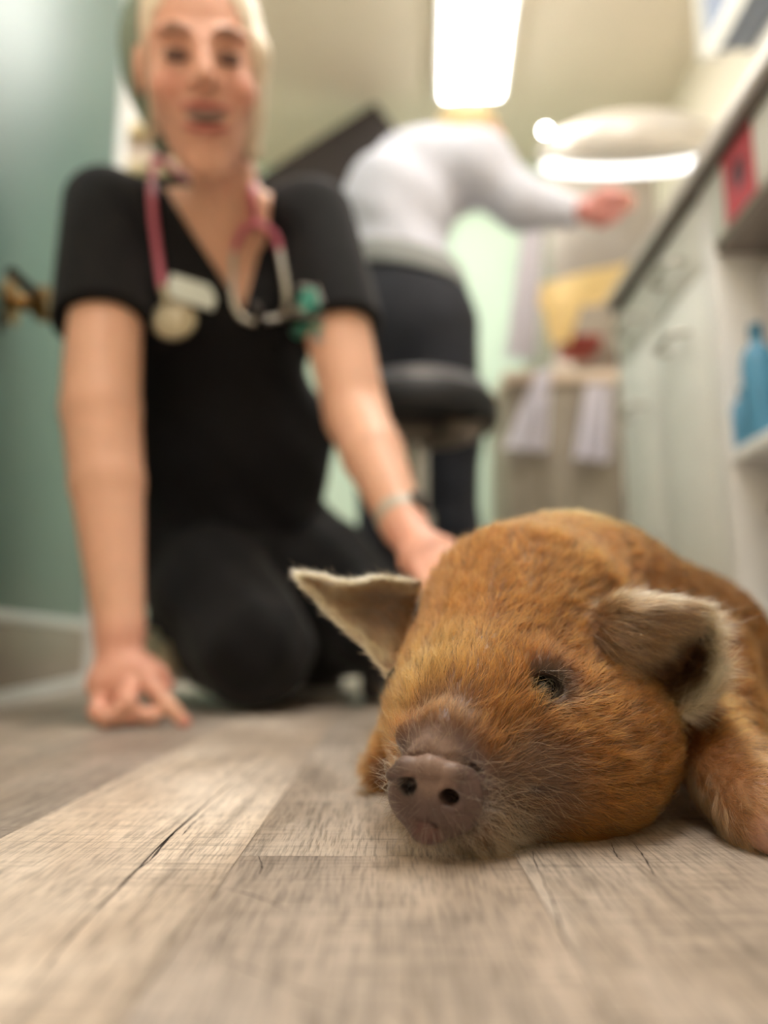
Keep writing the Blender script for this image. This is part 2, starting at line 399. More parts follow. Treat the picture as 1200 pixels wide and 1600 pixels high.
# the other ear, seen from the front, sticking out sideways
EAR_B = surf([
    [(655, 912, .500), (640, 960, .512), (628, 1010, .506), (612, 1058, .488)],
    [(600, 906, .500), (590, 945, .512), (585, 985, .508), (580, 1015, .494)],
    [(545, 912, .502), (540, 938, .510), (540, 960, .508), (542, 980, .500)],
    [(505, 904, .508), (502, 918, .512), (503, 932, .511), (508, 945, .507)],
    [(474, 899, .512), (473, 904, .514), (474, 908, .514), (477, 912, .512)]], 9, 9)
def samples(E): return E.reshape(-1, 3).astype(np.float32)
def sheet(P, E, th, far=.03):
    pts = samples(E); lo = pts.min(0)-far; hi = pts.max(0)+far
    m = ((P > lo) & (P < hi)).all(1); d = np.full(len(P), far, np.float32); idx = np.nonzero(m)[0]
    for s in range(0, len(idx), 4000):
        q = P[idx[s:s+4000]]
        d2 = (q*q).sum(1)[:, None]+(pts*pts).sum(1)[None]-2*q@pts.T
        d[idx[s:s+4000]] = np.sqrt(np.maximum(d2.min(1), 0))
    return d-th
EYE = at(845, 1076, .4135); EYE_L = at(626, 1062, .470)
NOSE_N = -HA*.985+np.array([0, 0, -.10]); NOSE_N /= np.linalg.norm(NOSE_N)
NC = at(674, 1236, .372)          # middle of the nose disc
NOST = [at(632, 1230, .3695), at(705, 1242, .3685)]
LEGPTS = [at(1085, 1040, .56), at(1108, 1110, .515), at(1122, 1165, .480), at(1152, 1216, .445), at(1198, 1272, .412), at(1222, 1312, .392)]
LEGR = [.040, .029, .0245, .0215, .0195, .0135]
def pig_head(P):
    q = P-HO.astype(np.float32)
    d = rc(P, hp(.012, .0, .036), hp(.060, .002, .054), .0225, .038)                   # muzzle
    d = su(d, rc(P, hp(.055, .0, .060), hp(.150, .004, .106), .040, .0715), .03)       # brow to crown
    d = su(d, ell(P, hp(.112, .046, .045), (.062, .051, .047), HR), .03)               # cheek towards the leg
    d = su(d, ell(P, hp(.092, .030, .040), (.052, .045, .042), HR), .03)
    d = su(d, ell(P, hp(.105, -.026, .052), (.055, .040, .052), HR), .03)              # far cheek
    d = su(d, rc(P, hp(.019, .010, .0145), hp(.070, .018, .024), .0138, .026), .014)    # chin
    return d
def pig_nose(P, d):
    T = np.cross(NOSE_N, [0, 0, 1]); T /= np.linalg.norm(T); Un = np.cross(T, NOSE_N)
    Rn = np.stack([T, Un, NOSE_N], 1)
    disc = ell(P, NC-NOSE_N*.004+np.array([0, 0, -.0030]), (.0238, .0200, .0095), Rn)
    d = su(d, disc, .006)
    # rolled upper rim of the disc and the wrinkle behind it
    rim = [at(612, 1210, .3725), at(634, 1198, .3678), at(670, 1196, .3656), at(708, 1208, .3656), at(740, 1230, .3690)]
    d = su(d, chain(P, rim, [.0028, .0042, .0046, .0044, .0030], .003), .0018)
    gr = [at(618, 1188, .3735), at(645, 1173, .3705), at(680, 1172, .3692), at(715, 1184, .3692), at(748, 1207, .3730)]
    d = ss(d, chain(P, gr, [.0018, .0030, .0034, .0030, .0020], .001), .0015)
    gw = [at(640, 1176, .3735), at(668, 1166, .373), at(690, 1178, .372), at(716, 1176, .374), at(744, 1198, .376)]
    d = su(d, chain(P, gw, [.0012, .0020, .0022, .0020, .0012], .001), .0015)
    br = [at(640, 1148, .3855), at(690, 1143, .3825), at(742, 1168, .3845)]
    d = su(d, chain(P, br, [.007, .0105, .008], .004), .010)
    gr2 = [at(690, 1178, .3765), at(706, 1168, .3775), at(716, 1156, .379)]
    d = ss(d, chain(P, gr2, [.0010, .0012, .0008], .001), .002)
    for c in NOST: d = ss(d, ell(P, c, (.0046, .0038, .0085), Rn), .003)
    lip = ell(P, at(668, 1302, .3790), (.0078, .0048, .006), Rn)
    d = su(d, lip, .005)
    mo = [at(640, 1286, .372), at(668, 1290, .3700), at(700, 1290, .372), at(760, 1262, .372), at(812, 1240, .385), at(848, 1222, .400)]
    d = ss(d, chain(P, mo, [.0008, .0012, .0009, .0008, .0011, .0012], .001), .0025)
    return d
def pig_sdf(P):
    d = pig_head(P)
    d = su(d, ell(P, (.126, .585, .102), (.085, .085, .092)), .035)                 # neck and shoulders
    d = su(d, rc(P, (.165, .630, .092), (.265, .725, .084), .094, .085), .05)        # trunk
    d = su(d, ell(P, (.295, .765, .070), (.070, .075, .070)), .03)                   # rump
    d = su(d, ell(P, (.335, .745, .046), (.042, .060, .044)), .02)                   # ham resting on the floor
    d = su(d, rc(P, (.355, .72, .025), (.345, .675, .014), .022, .013), .015)
    leg = chain(P, LEGPTS, LEGR, .012)
    d = su(d, leg, .010)
    far = chain(P, [(.055, .60, .05), (.012, .562, .030), (-.004, .545, .014)], [.034, .018, .013], .01)
    d = su(d, far, .01)
    tail = chain(P, [(.34, .825, .11), (.36, .84, .10), (.365, .83, .085)], [.008, .006, .004], .005)
    d = su(d, tail, .008)
    d = pig_nose(P, d)
    # eyes: lids around sunk eyeballs
    for e, s in ((EYE, 1), (EYE_L, -1)):
        if s > 0: d = su(d, ell(P, e+np.array([0.0, .003, .0105]), (.014, .010, .007)), .010); d = su(d, ell(P, e+np.array([.002, .003, -.0095]), (.012, .010, .0045)), .006)
        d = ss(d, ell(P, e+np.array([-.001, -.006, 0]), (.0092, .011, .0069)), .006)
    d = su(d, sheet(P, EAR_A, .0021), .007)
    d = su(d, sheet(P, EAR_B, .0019), .007)
    # ear hollow behind the rolled lip
    d = si(d, -(P[:, 2]-.0006), .004)                                               # flat where it lies on the floor
    return d
PX, PQ = sdf_mesh(pig_sdf, (-.075, .340, -.006), (.400, .860, .222), .0014)
PN = grad(pig_sdf, PX, .0015)
def near(X, c, r0, r1): return 1-sstep(np.linalg.norm(X-np.asarray(c), axis=1), r0, r1)
def dist_pts(X, pts, cap=.05):
    out = np.full(len(X), cap); lo = pts.min(0)-cap; hi = pts.max(0)+cap; idx = np.nonzero(((X > lo) & (X < hi)).all(1))[0]
    arg = np.zeros(len(X), int); pf = pts.astype(np.float32)
    for s in range(0, len(idx), 4000):
        q = X[idx[s:s+4000]].astype(np.float32); d2 = (q*q).sum(1)[:, None]+(pf*pf).sum(1)[None]-2*q@pf.T
        out[idx[s:s+4000]] = np.sqrt(np.maximum(d2.min(1), 0)); arg[idx[s:s+4000]] = d2.argmin(1)
    return np.minimum(out, cap), arg
def pig_masks(X):
    q = X-HO; L = q@HA; W = q@HW; z = X[:, 2]
    dn = np.linalg.norm((X-(NC-NOSE_N*.004)), axis=1)
    nose = 1-sstep(dn, .024, .033)
    bridge = near(X, at(695, 1150, .389), .010, .024)
    muz = near(X, hp(.030, .030, .030), .018, .036)           # bare dark skin beside the nose
    eye = near(X, EYE+np.array([0.001, -.002, .000]), .0105, .021); eyel = near(X, EYE_L, .009, .016)
    tear = near(X, at(832, 1108, .402), .005, .013)
    dl = chain(X.astype(np.float32), LEGPTS[2:], LEGR[2:], .01); leg = (1-sstep(dl, .002, .012))
    lowleg = leg*sstep(-(X[:, 2]), -.055, -.028)
    hoof = near(X, at(1216, 1318, .388), .010, .017)
    ea, ia = dist_pts(X, samples(EAR_A), .012); eb, ib = dist_pts(X, samples(EAR_B), .012)
    mouthc = near(X, at(846, 1222, .400), .004, .012)
    lip = near(X, at(668, 1304, .374), .005, .010)
    return dict(L=L, W=W, z=z, nose=nose, bridge=bridge, muz=muz, eye=np.maximum(eye, eyel), tear=tear, leg=leg, lowleg=lowleg, hoof=hoof, ea=1-sstep(ea, .003, .009), ia=ia, eb=1-sstep(eb, .003, .009), ib=ib, mouthc=mouthc, lip=lip)
def pig_skin(X):
    k = pig_masks(X); c = np.tile(np.array([.13, .05, .015]), (len(X), 1))
    c = lerpc(c, (.20, .10, .05), k['ea']*.8); c = lerpc(c, (.34, .20, .10), k['eb']*.6)
    c = lerpc(c, (.30, .145, .07), k['lowleg']*.8); c = lerpc(c, (.34, .18, .13), k['hoof'])
    c = lerpc(c, (.095, .055, .042), np.maximum(k['bridge'], k['muz']*.8)); c = lerpc(c, (.100, .060, .052), k['nose'])
    rimm = near(X, at(665, 1190, .371), .012, .022)*near(X, at(690, 1192, .370), .010, .024); c = lerpc(c, (.30, .20, .16), rimm*.8)
    c = lerpc(c, (.11, .048, .043), k['lip']); c = lerpc(c, (.035, .02, .012), k['eye']); c = lerpc(c, (.008, .006, .005), k['tear'])
    c = lerpc(c, (.03, .015, .01), k['mouthc'])
    for e in NOST: c = lerpc(c, (.012, .008, .007), near(X, e+NOSE_N*-.004, .003, .0065))
    return c
M_pig = mat('pig_skin', (1, 1, 1, 1), .42, noise=.12, nscale=300, attr='Col', bump=.4)
pig = link('pig', np_mesh('pig', PX, PQ, pig_skin(PX)), M_pig)
tag(pig, 'small ginger piglet lying with its chin on the wood plank floor', 'pig')
M_eye = mat('pig_eye', S(10, 7, 6), .08, noise=0, coat=.2)
for e, yw in ((EYE, 0), (EYE_L, 0)):
    bm = bmesh.new(); bmesh.ops.create_uvsphere(bm, u_segments=24, v_segments=16, radius=.0088); bmesh.ops.translate(bm, vec=Vector(e+np.array([.0005, .0022, 0])), verts=bm.verts[:])
    obj('eye', bm, M_eye, pig)
# ------------------------------------------------------------------ fur
def fur_material(name, rough=.35):
    m = bpy.data.materials.new(name); m.use_nodes = True; nt = m.node_tree; nt.nodes.clear(); L = nt.links.new
    out = nt.nodes.new('ShaderNodeOutputMaterial'); h = nt.nodes.new('ShaderNodeBsdfHairPrincipled'); h.parametrization = 'COLOR'
    h.inputs['Roughness'].default_value = rough; h.inputs['Radial Roughness'].default_value = .5; h.inputs['Random Roughness'].default_value = .15
    at_ = nt.nodes.new('ShaderNodeAttribute'); at_.attribute_name = 'hair_col'
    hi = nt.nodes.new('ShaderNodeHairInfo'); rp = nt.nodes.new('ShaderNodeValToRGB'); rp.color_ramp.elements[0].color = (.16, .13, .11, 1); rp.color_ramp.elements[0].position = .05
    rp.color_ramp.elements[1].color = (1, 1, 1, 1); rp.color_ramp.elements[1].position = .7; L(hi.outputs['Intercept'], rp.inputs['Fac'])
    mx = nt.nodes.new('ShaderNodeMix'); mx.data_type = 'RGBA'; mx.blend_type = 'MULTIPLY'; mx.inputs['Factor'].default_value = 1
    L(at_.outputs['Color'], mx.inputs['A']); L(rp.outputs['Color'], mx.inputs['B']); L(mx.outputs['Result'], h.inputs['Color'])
    L(h.outputs[0], out.inputs[0]); return m
def wob(X, f, s):
    r_ = np.random.default_rng(s); o = np.zeros(len(X))
    for _ in range(5):
        k = r_.normal(0, 1, 3); k *= f*(.6+.8*r_.random())/np.linalg.norm(k); o += np.sin(X@k+r_.random()*6.28)
    return o/2.2
def make_curves(name, pts, rad, cols, m, parent):
    n, k, _ = pts.shape; hc = bpy.data.hair_curves.new(name); hc.add_curves([k]*n)
    hc.attributes['position'].data.foreach_set('vector', pts.astype(np.float32).ravel())
    ra = hc.attributes.get('radius') or hc.attributes.new('radius', 'FLOAT', 'POINT')
    ra.data.foreach_set('value', rad.astype(np.float32).ravel())
    ca = hc.attributes.new('hair_col', 'FLOAT_COLOR', 'CURVE'); c4 = np.ones((n, 4), np.float32); c4[:, :3] = cols; ca.data.foreach_set('color', c4.ravel())
    hc.materials.append(m); o = bpy.data.objects.new(name, hc); COL.objects.link(o); o.parent = parent; return o
def pig_fur(N):
    tri = np.concatenate([PQ[:, [0, 1, 2]], PQ[:, [0, 2, 3]]]); a, b, c = PX[tri[:, 0]], PX[tri[:, 1]], PX[tri[:, 2]]
    ar = np.linalg.norm(np.cross(b-a, c-a), axis=1)/2; cen = (a+b+c)/3
    k = pig_masks(cen)
    dens = np.ones(len(cen)); dist = np.linalg.norm(cen-_C, axis=1)
    dens *= np.where(dist > .58, .35, 1.0)
    nrm = PN[tri[:, 0]]; fac = (nrm*(_C-cen)).sum(1)/dist; dens *= np.where(fac < -.35, .25, 1)
    bare = np.clip(k['nose']+k['hoof']*.9+k['tear'], 0, 1); dens *= 1-.94*bare
    dens *= 1-.45*np.clip(k['bridge']+k['muz'], 0, 1); dens *= 1-.97*near(cen, at(680, 1176, .373), .014, .026)*(cen[:, 2] < float(at(680, 1150, .380)[2])); dens *= 1-1.0*near(cen, EYE+np.array([0, -.002, 0]), .0085, .0125)
    dens *= 1-.1*k['lowleg']; dens *= 1+.8*np.maximum(k['ea'], k['eb'])
    dens *= np.where(cen[:, 2] < .002, 0.0, 1.0)
    wgt = ar*dens; ti = rng.choice(len(tri), N, p=wgt/wgt.sum())
    u = rng.random(N); v = rng.random(N); f = u+v > 1; u[f] = 1-u[f]; v[f] = 1-v[f]
    P0 = a[ti]+(b[ti]-a[ti])*u[:, None]+(c[ti]-a[ti])*v[:, None]
    n0 = PN[tri[ti, 0]]; k = pig_masks(P0)
    # lie of the coat: away from the nose over the head, then along the back
    t = P0-(NC+np.array([0, 0, -.01])); t /= np.linalg.norm(t, axis=1)[:, None]
    body = sstep(k['L'], .12, .26)[:, None]; bd = np.array([.62, .72, -.30]); t = t*(1-body)+bd*body
    e = P0-EYE; de = np.linalg.norm(e, axis=1); we = (1-sstep(de, .010, .034))[:, None]; t = t*(1-we*.75)+(e/de[:, None])*we*.75
    cheek = sstep(k['W'], .02, .06)*(1-sstep(k['L'], .11, .15)); t += cheek[:, None]*np.array([.25, .1, -.10])
    t += (k['lowleg']+k['leg']*.6)[:, None]*np.array([.8, -1.3, -.9])
    for key, E, ik in (('ea', EAR_A, 'ia'), ('eb', EAR_B, 'ib')):
        du = np.gradient(E, axis=0).reshape(-1, 3); du /= np.linalg.norm(du, axis=1)[:, None]+1e-9
        vv = np.linspace(-1, 1, E.shape[1])[None, :, None]; dv_ = np.gradient(E, axis=1); dv_ /= np.linalg.norm(dv_, axis=2)[..., None]+1e-9
        spread = (dv_*vv*np.abs(vv)).reshape(-1, 3)
        wgt_ = k[key][:, None]; t = t*(1-wgt_)+(du[k[ik]]+spread[k[ik]]*(.9 if key == 'ea' else .35))*wgt_
    chinm = near(P0, hp(.03, .01, .010), .02, .045); t += chinm[:, None]*np.array([-.1, -.3, -.5])
    t -= n0*(t*n0).sum(1)[:, None]; t /= np.linalg.norm(t, axis=1)[:, None]+1e-9
    s_ = np.cross(n0, t)
    ang = .30*wob(P0, 420, 1)+.22*wob(P0, 1100, 2)+rng.normal(0, .16, N)
    t = t*np.cos(ang)[:, None]+s_*np.sin(ang)[:, None]; s_ = np.cross(n0, t)
    ln = .0125*(.6+.7*rng.random(N))
    ln *= 1-.45*np.clip(k['bridge']+k['muz']*.4, 0, 1); ln *= 1-.45*k['nose']; ln *= 1-.25*k['leg']; ln *= 1-.6*k['eye']
    ln *= 1+.35*k['ea']-.25*k['eb']
    chin = near(P0, hp(.020, .012, .006), .012, .034); ln *= 1+.15*chin
    lng = rng.random(N) < .03; ln[lng] *= 1.5
    lift = .38+.12*wob(P0, 500, 3)+rng.normal(0, .10, N); lift = np.clip(lift, .10, .8); lift[k['nose'] > .5] += .35; lift = lift+.25*chin
    lift *= 1-.3*np.maximum(k['ea'], k['eb'])
    K = 5; ss_ = np.linspace(0, 1, K); pts = np.empty((N, K, 3)); p = P0-n0*.0004; pts[:, 0] = p
    curl = rng.normal(0, .20, N)
    for i in range(1, K):
        al = lift*(1.25-1.0*ss_[i]); cu = curl*ss_[i]
        d = (t*np.cos(cu)[:, None]+s_*np.sin(cu)[:, None])*np.cos(al)[:, None]+n0*np.sin(al)[:, None]
        p = p+d*(ln/(K-1))[:, None]; pts[:, i] = p
    pts[..., 2] = np.maximum(pts[..., 2], .0006)
    r0 = np.where(dist[ti] > .58, .00019, .000092)*(.75+.6*rng.random(N)); r0[k['nose'] > .4] *= .6
    rad = r0[:, None]*np.array([1, .95, .82, .55, .12])[None]
    # colours of the coat
    c = np.tile(np.array([.30, .085, .010]), (N, 1)); v_ = rng.random(N)
    c = lerpc(c, (.62, .27, .055), sstep(v_, .74, .96)*.9); c = lerpc(c, (.10, .03, .007), sstep(v_, .28, .02)*.9)
    pale = near(P0, hp(.045, -.012, .075), .012, .045); c = lerpc(c, (.60, .30, .08), pale*.6)
    c = lerpc(c, (.62, .32, .09), near(P0, hp(.07, .0, .03), .02, .06)*.35)
    back_highlight = near(P0, (.150, .60, .205), .02, .06); c = lerpc(c, (.72, .38, .09), back_highlight*.7)  # highlight along the top of the back put into the hair colour
    dk = np.maximum(k['eye'], k['tear']); c = lerpc(c, (.05, .025, .014), np.clip(dk*1.3, 0, 1)*.93)
    c = lerpc(c, (.17, .092, .048), np.clip(k['muz']*.75+k['nose'], 0, 1)); c = lerpc(c, (.26, .17, .11), k['bridge']*.8)
    c = lerpc(c, (.50, .35, .18), chin*.55)
    c = lerpc(c, (.56, .27, .11), k['lowleg']*.8); c = lerpc(c, (.10, .045, .03), k['mouthc']*.9)
    nvA = EAR_A.shape[1]; vA = (k['ia'] % nvA)/(nvA-1); uA = (k['ia']//nvA)/(EAR_A.shape[0]-1)
    rimA = np.maximum(sstep(vA, .86, .97), sstep(uA, .84, .96)); rimA = np.maximum(rimA, (1-sstep(np.abs(vA-.40), .02, .06))*.5)
    ce = lerpc(np.tile(np.array([.17, .085, .036]), (N, 1)), (.74, .56, .32), rimA); ce = lerpc(ce, (.56, .38, .20), (rng.random(N) < .25)*.7)
    c = c*(1-k['ea'][:, None])+ce*k['ea'][:, None]
    nvB = EAR_B.shape[1]; vB = (k['ib'] % nvB)/(nvB-1); uB = (k['ib']//nvB)/(EAR_B.shape[0]-1)
    rimB = np.maximum(np.maximum(sstep(vB, .85, .97), sstep(-vB, -.14, -.03)), sstep(uB, .8, .93))
    ce = lerpc(np.tile(np.array([.42, .27, .14]), (N, 1)), (.26, .18, .13), near(P0, at(620, 950, .505), .01, .03)); ce = lerpc(ce, (.78, .60, .30), rimB)
    c = c*(1-k['eb'][:, None])+ce*k['eb'][:, None]
    c *= (.70+.3*rng.random(N))[:, None]
    return pts, rad, c
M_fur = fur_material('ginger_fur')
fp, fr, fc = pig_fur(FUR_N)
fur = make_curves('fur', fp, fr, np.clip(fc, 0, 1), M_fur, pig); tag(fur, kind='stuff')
# long pale bristles round the nose, lips and chin
def bristles(N):
    cn = (PX[PQ].mean(1)); k = pig_masks(cn); w_ = np.clip(near(cn, hp(.018, .010, .010), .012, .040)*1.0+k['nose']*.30+k['muz']*.15+near(cn, EYE, .010, .016)*.5, 0, 1)*(cn[:, 2] > .002)
    nd = near(cn, NC-NOSE_N*-.002, .010, .022); w_ = w_*(1-.75*nd)
    ti = rng.choice(len(PQ), N, p=w_/w_.sum()); p = cn[ti]; n0 = PN[PQ[ti, 0]]; t = p-NC; t /= np.linalg.norm(t, axis=1)[:, None]+1e-9
    t = t+rng.normal(0, .45, (N, 3)); t -= n0*(t*n0).sum(1)[:, None]; t /= np.linalg.norm(t, axis=1)[:, None]
    ln = rng.uniform(.006, .017, N); lift = rng.uniform(.35, 1.1, N); K = 6; pts = np.empty((N, K, 3)); pts[:, 0] = p; b = rng.normal(0, .35, N); s2 = np.cross(n0, t)
    for i in range(1, K):
        u = i/(K-1); al = lift*(1.1-.6*u); d = (t*np.cos(b*u)[:, None]+s2*np.sin(b*u)[:, None])*np.cos(al)[:, None]+n0*np.sin(al)[:, None]; d[:, 2] -= .25*u
        p = p+d*(ln/(K-1))[:, None]; pts[:, i] = p
    pts[..., 2] = np.maximum(pts[..., 2], .0005)
    c = np.tile(np.array([.52, .41, .27]), (N, 1))*(.6+.5*rng.random(N))[:, None]
    return pts, np.full((N, 1), .00007)*np.array([1, .95, .85, .7, .45, .1])[None], c
bp_, br_, bc_ = bristles(2000)
tag(make_curves('bristles', bp_, br_, np.clip(bc_, 0, 1), M_fur, pig), 'pale bristles round the snout', kind='stuff')
# ------------------------------------------------------------------ kneeling woman
HC = at(312, 112, .945); HS = 1.12                 # middle of the head
def frame(fwd, roll):
    """columns: local x (towards the viewer's right), y (into the head), z (up) for a face looking along fwd"""
    y = -np.asarray(fwd, float); y /= np.linalg.norm(y); x = np.cross(y, [0, 0, 1.0]); x /= np.linalg.norm(x); z = np.cross(x, y)
    c, s = math.cos(roll), math.sin(roll); return np.stack([x*c+z*s, y, z*c-x*s], 1)
FR = frame(np.array([.26, -.80, -.46]), .13)     # looks down towards the piglet, head tipped a little
def lp(P): return ((P-HC.astype(np.float32))@FR.astype(np.float32))/HS
def hw(x, y, z): return HC+FR@np.array([x, y, z])*HS
def face_local(q):
    d = ell(q, (0, .022, .040), (.071, .088, .080))
    d = su(d, ell(q, (0, -.018, -.024), (.060, .066, .086)), .03)
    d = su(d, ell(q, (0, -.040, -.088), (.037, .036, .038)), .025)
    d = su(d, ell(q, (0, -.062, -.112), (.019, .018, .017)), .02)
    for s in (-1, 1):
        d = su(d, ell(q, (s*.038, -.060, -.030), (.024, .020, .022)), .02)        # cheeks lifted by the smile
        d = su(d, ell(q, (s*.030, -.070, .026), (.026, .012, .008)), .012)        # brow
        d = ss(d, ell(q, (s*.030, -.088, .006), (.017, .014, .010)), .012)        # socket
        d = su(d, ell(q, (s*.030, -.066, .005), (.0145, .0135, .0105)), .006)     # lidded eyeball
        d = su(d, ell(q, (s*.072, .012, .000), (.007, .018, .030)), .008)         # ear
    d = su(d, rc(q, (0, -.080, .014), (0, -.101, -.020), .008, .0115), .012)
    for s in (-1, 1): d = su(d, ell(q, (s*.0115, -.090, -.024), (.008, .009, .007)), .006)
    d = su(d, ell(q, (0, -.066, -.058), (.034, .020, .024)), .018)
    d = ss(d, ell(q, (0, -.086, -.0605), (.031, .016, .0105)), .004)             # open smile
    up = [(-.036, -.0735, -.050), (-.017, -.0845, -.0490), (0, -.0865, -.0500), (.017, -.0845, -.0490), (.036, -.0735, -.050)]
    d = su(d, chain(q, up, [.002, .0036, .0034, .0036, .002], .002), .003)
    lo = [(-.035, -.0735, -.052), (-.018, -.082, -.0700), (0, -.084, -.0745), (.018, -.082, -.0700), (.035, -.0735, -.052)]
    d = su(d, chain(q, lo, [.002, .0045, .0052, .0045, .002], .002), .003)
    return d
SHR, SHL = at(165, 335, 1.13), at(492, 352, 1.15)          # shoulder joints (her right arm is on the viewer's left)
ELR, WRR = at(158, 640, 1.045), at(187, 985, .995)
ELL_, WRL = at(556, 650, 1.09), at(632, 822, .945)
NECK0, NECK1 = at(366, 365, 1.13), at(340, 235, 1.03)
CHEST, WAIST, PELV = at(334, 470, 1.215), at(358, 700, 1.30), at(360, 850, 1.38)
AX = (SHL-SHR)/np.linalg.norm(SHL-SHR)
TUP = (CHEST-WAIST)/np.linalg.norm(CHEST-WAIST); TFW = np.cross(TUP, AX); TFW /= np.linalg.norm(TFW)
if TFW[1] > 0: TFW = -TFW
TR = np.stack([AX-TUP*(AX@TUP), TFW, TUP], 1); TR /= np.linalg.norm(TR, axis=0)
def torso(P, g=0.0):
    d = ell(P, CHEST, (.172+g, .112+g, .165+g), TR)
    d = su(d, rc(P, SHR+AX*.03-TUP*.005, SHL-AX*.03-TUP*.005, .052+g, .052+g), .05)
    for s in (-1, 1): d = su(d, ell(P, CHEST+AX*.072*s+TFW*.065-TUP*.03, (.068+g, .062+g, .068+g), TR), .04)
    d = su(d, ell(P, WAIST, (.172+g, .110+g, .17+g), TR), .06)
    d = su(d, ell(P, PELV, (.165+g, .13+g, .12+g), TR), .06)
    return d
def fingers(P, d, lst, k=.006):
    for pts, rs in lst: d = su(d, chain(P, pts, rs, .004), k)
    return d
PALR = at(186, 1062, .985); PALL = at(662, 868, .885)
HAND_R = [([at(222, 1050, .975), at(246, 1082, .962), at(268, 1108, .953), at(289, 1129, .952)], [.0125, .0105, .0095, .0075]),     # index reaches out along the floor
          ([at(205, 1072, .962), at(198, 1100, .940), at(170, 1120, .935), at(205, 1121, .945)], [.0125, .0115, .0105, .0085]),
          ([at(190, 1078, .965), at(200, 1112, .945), at(238, 1119, .950), at(215, 1118, .965)], [.012, .0105, .0098, .0082]),
          ([at(160, 1080, .965), at(152, 1112, .945), at(168, 1127, .945), at(196, 1122, .958)], [.0115, .0105, .0095, .008]),
          ([at(225, 1035, 1.0), at(250, 1052, 1.0), at(262, 1072, .998)], [.012, .010, .008])]
HAND_L = [([at(690, 862, .872), at(716, 880, .842), at(738, 895, .815), at(752, 915, .795)], [.011, .0095, .0088, .0072]),
          ([at(684, 872, .862), at(706, 897, .832), at(724, 915, .805), at(736, 935, .785)], [.0115, .010, .009, .0075]),
          ([at(670, 880, .858), at(688, 908, .826), at(702, 928, .800), at(712, 946, .782)], [.011, .0098, .0088, .0074]),
          ([at(652, 884, .858), at(664, 912, .830), at(676, 932, .808), at(684, 948, .794)], [.0098, .0088, .008, .0066]),
          ([at(672, 845, .895), at(700, 855, .885), at(722, 870, .868)], [.0115, .0105, .0085])]
def woman_skin(P):
    d = face_local(lp(P))*HS
    d = su(d, rc(P, NECK0, NECK1, .054, .047), .03)
    d = su(d, torso(P, -.004), .035)
    armR = chain(P, [SHR, SHR*.5+ELR*.5, ELR, ELR*.65+WRR*.35, WRR], [.059, .056, .054, .049, .031], .008)
    armL = chain(P, [SHL, SHL*.5+ELL_*.5, ELL_, ELL_*.6+WRL*.4, WRL], [.057, .052, .046, .043, .028], .008)
    d = su(d, armR, .02); d = su(d, armL, .02)
    hr = rc(P, WRR, PALR, .028, .032); hr = su(hr, rc(P, at(160, 1070, .97), at(212, 1050, .98), .018, .019), .02)
    hl = rc(P, WRL, PALL, .025, .027); hl = su(hl, rc(P, at(648, 878, .870), at(684, 862, .880), .016, .016), .02)
    hr = fingers(P, hr, HAND_R); hl = fingers(P, hl, HAND_L)
    d = su(d, hr, .012); d = su(d, hl, .012)
    return si(d, -(P[:, 2]-.0005), .004)
WX, WQ = sdf_mesh(woman_skin, (-.46, .74, -.004), (.18, 1.52, 1.16), .0036)
def skin_cols(X):
    c = np.tile(np.array(S(228, 178, 150)[:3]), (len(X), 1)); q = (X-HC)@FR/HS
    face = 1-sstep(np.linalg.norm(q, axis=1), .12, .16)
    c = lerpc(c, S(216, 160, 140)[:3], face*.6)
    for s in (-1, 1):
        c = lerpc(c, S(214, 132, 116)[:3], near(q, (s*.040, -.075, -.028), .008, .030)*.4)
        c = lerpc(c, S(92, 70, 68)[:3], near(q*np.array([.8, 1, 1.6]), (s*.030*.8, -.078, .003*1.6), .008, .016)*.85)
        c = lerpc(c, S(128, 96, 84)[:3], near(q*np.array([.5, 1, 1.8]), (s*.031*.5, -.078, .027*1.8), .005, .012)*.7)
    lipm = near(q*np.array([.5, 1, 1]), (0, -.082, -.061), .014, .022)*sstep(np.abs(q[:, 2]+.061), .007, .010)*(1-sstep(np.abs(q[:, 2]+.061), .015, .019))
    c = lerpc(c, S(176, 84, 88)[:3], lipm*.9)
    c = lerpc(c, S(92, 34, 38)[:3], near(q*np.array([.45, 1, 1.3]), (0, -.070, -.0605*1.3), .010, .015)*.9)
    hands = np.maximum(near(X, PALR, .05, .10), near(X, PALL, .05, .10)); c = lerpc(c, S(226, 160, 140)[:3], hands*.6)
    for f in HAND_R+HAND_L: c = lerpc(c, S(222, 142, 130)[:3], near(X, f[0][-1], .006, .014)*.7)
    return c
M_skin = mat('skin', (1, 1, 1, 1), .5, noise=.04, nscale=60, attr='Col', sss=.15)
woman = link('person', np_mesh('person', WX, WQ, skin_cols(WX)), M_skin)
tag(woman, 'smiling blonde person in black scrubs kneeling on the floor and leaning on one hand', 'person')
M_scrub = mat('black_scrubs', S(14, 14, 17), .85, spec=.25, noise=.15, nscale=40, bump=.3, sheen=.08)
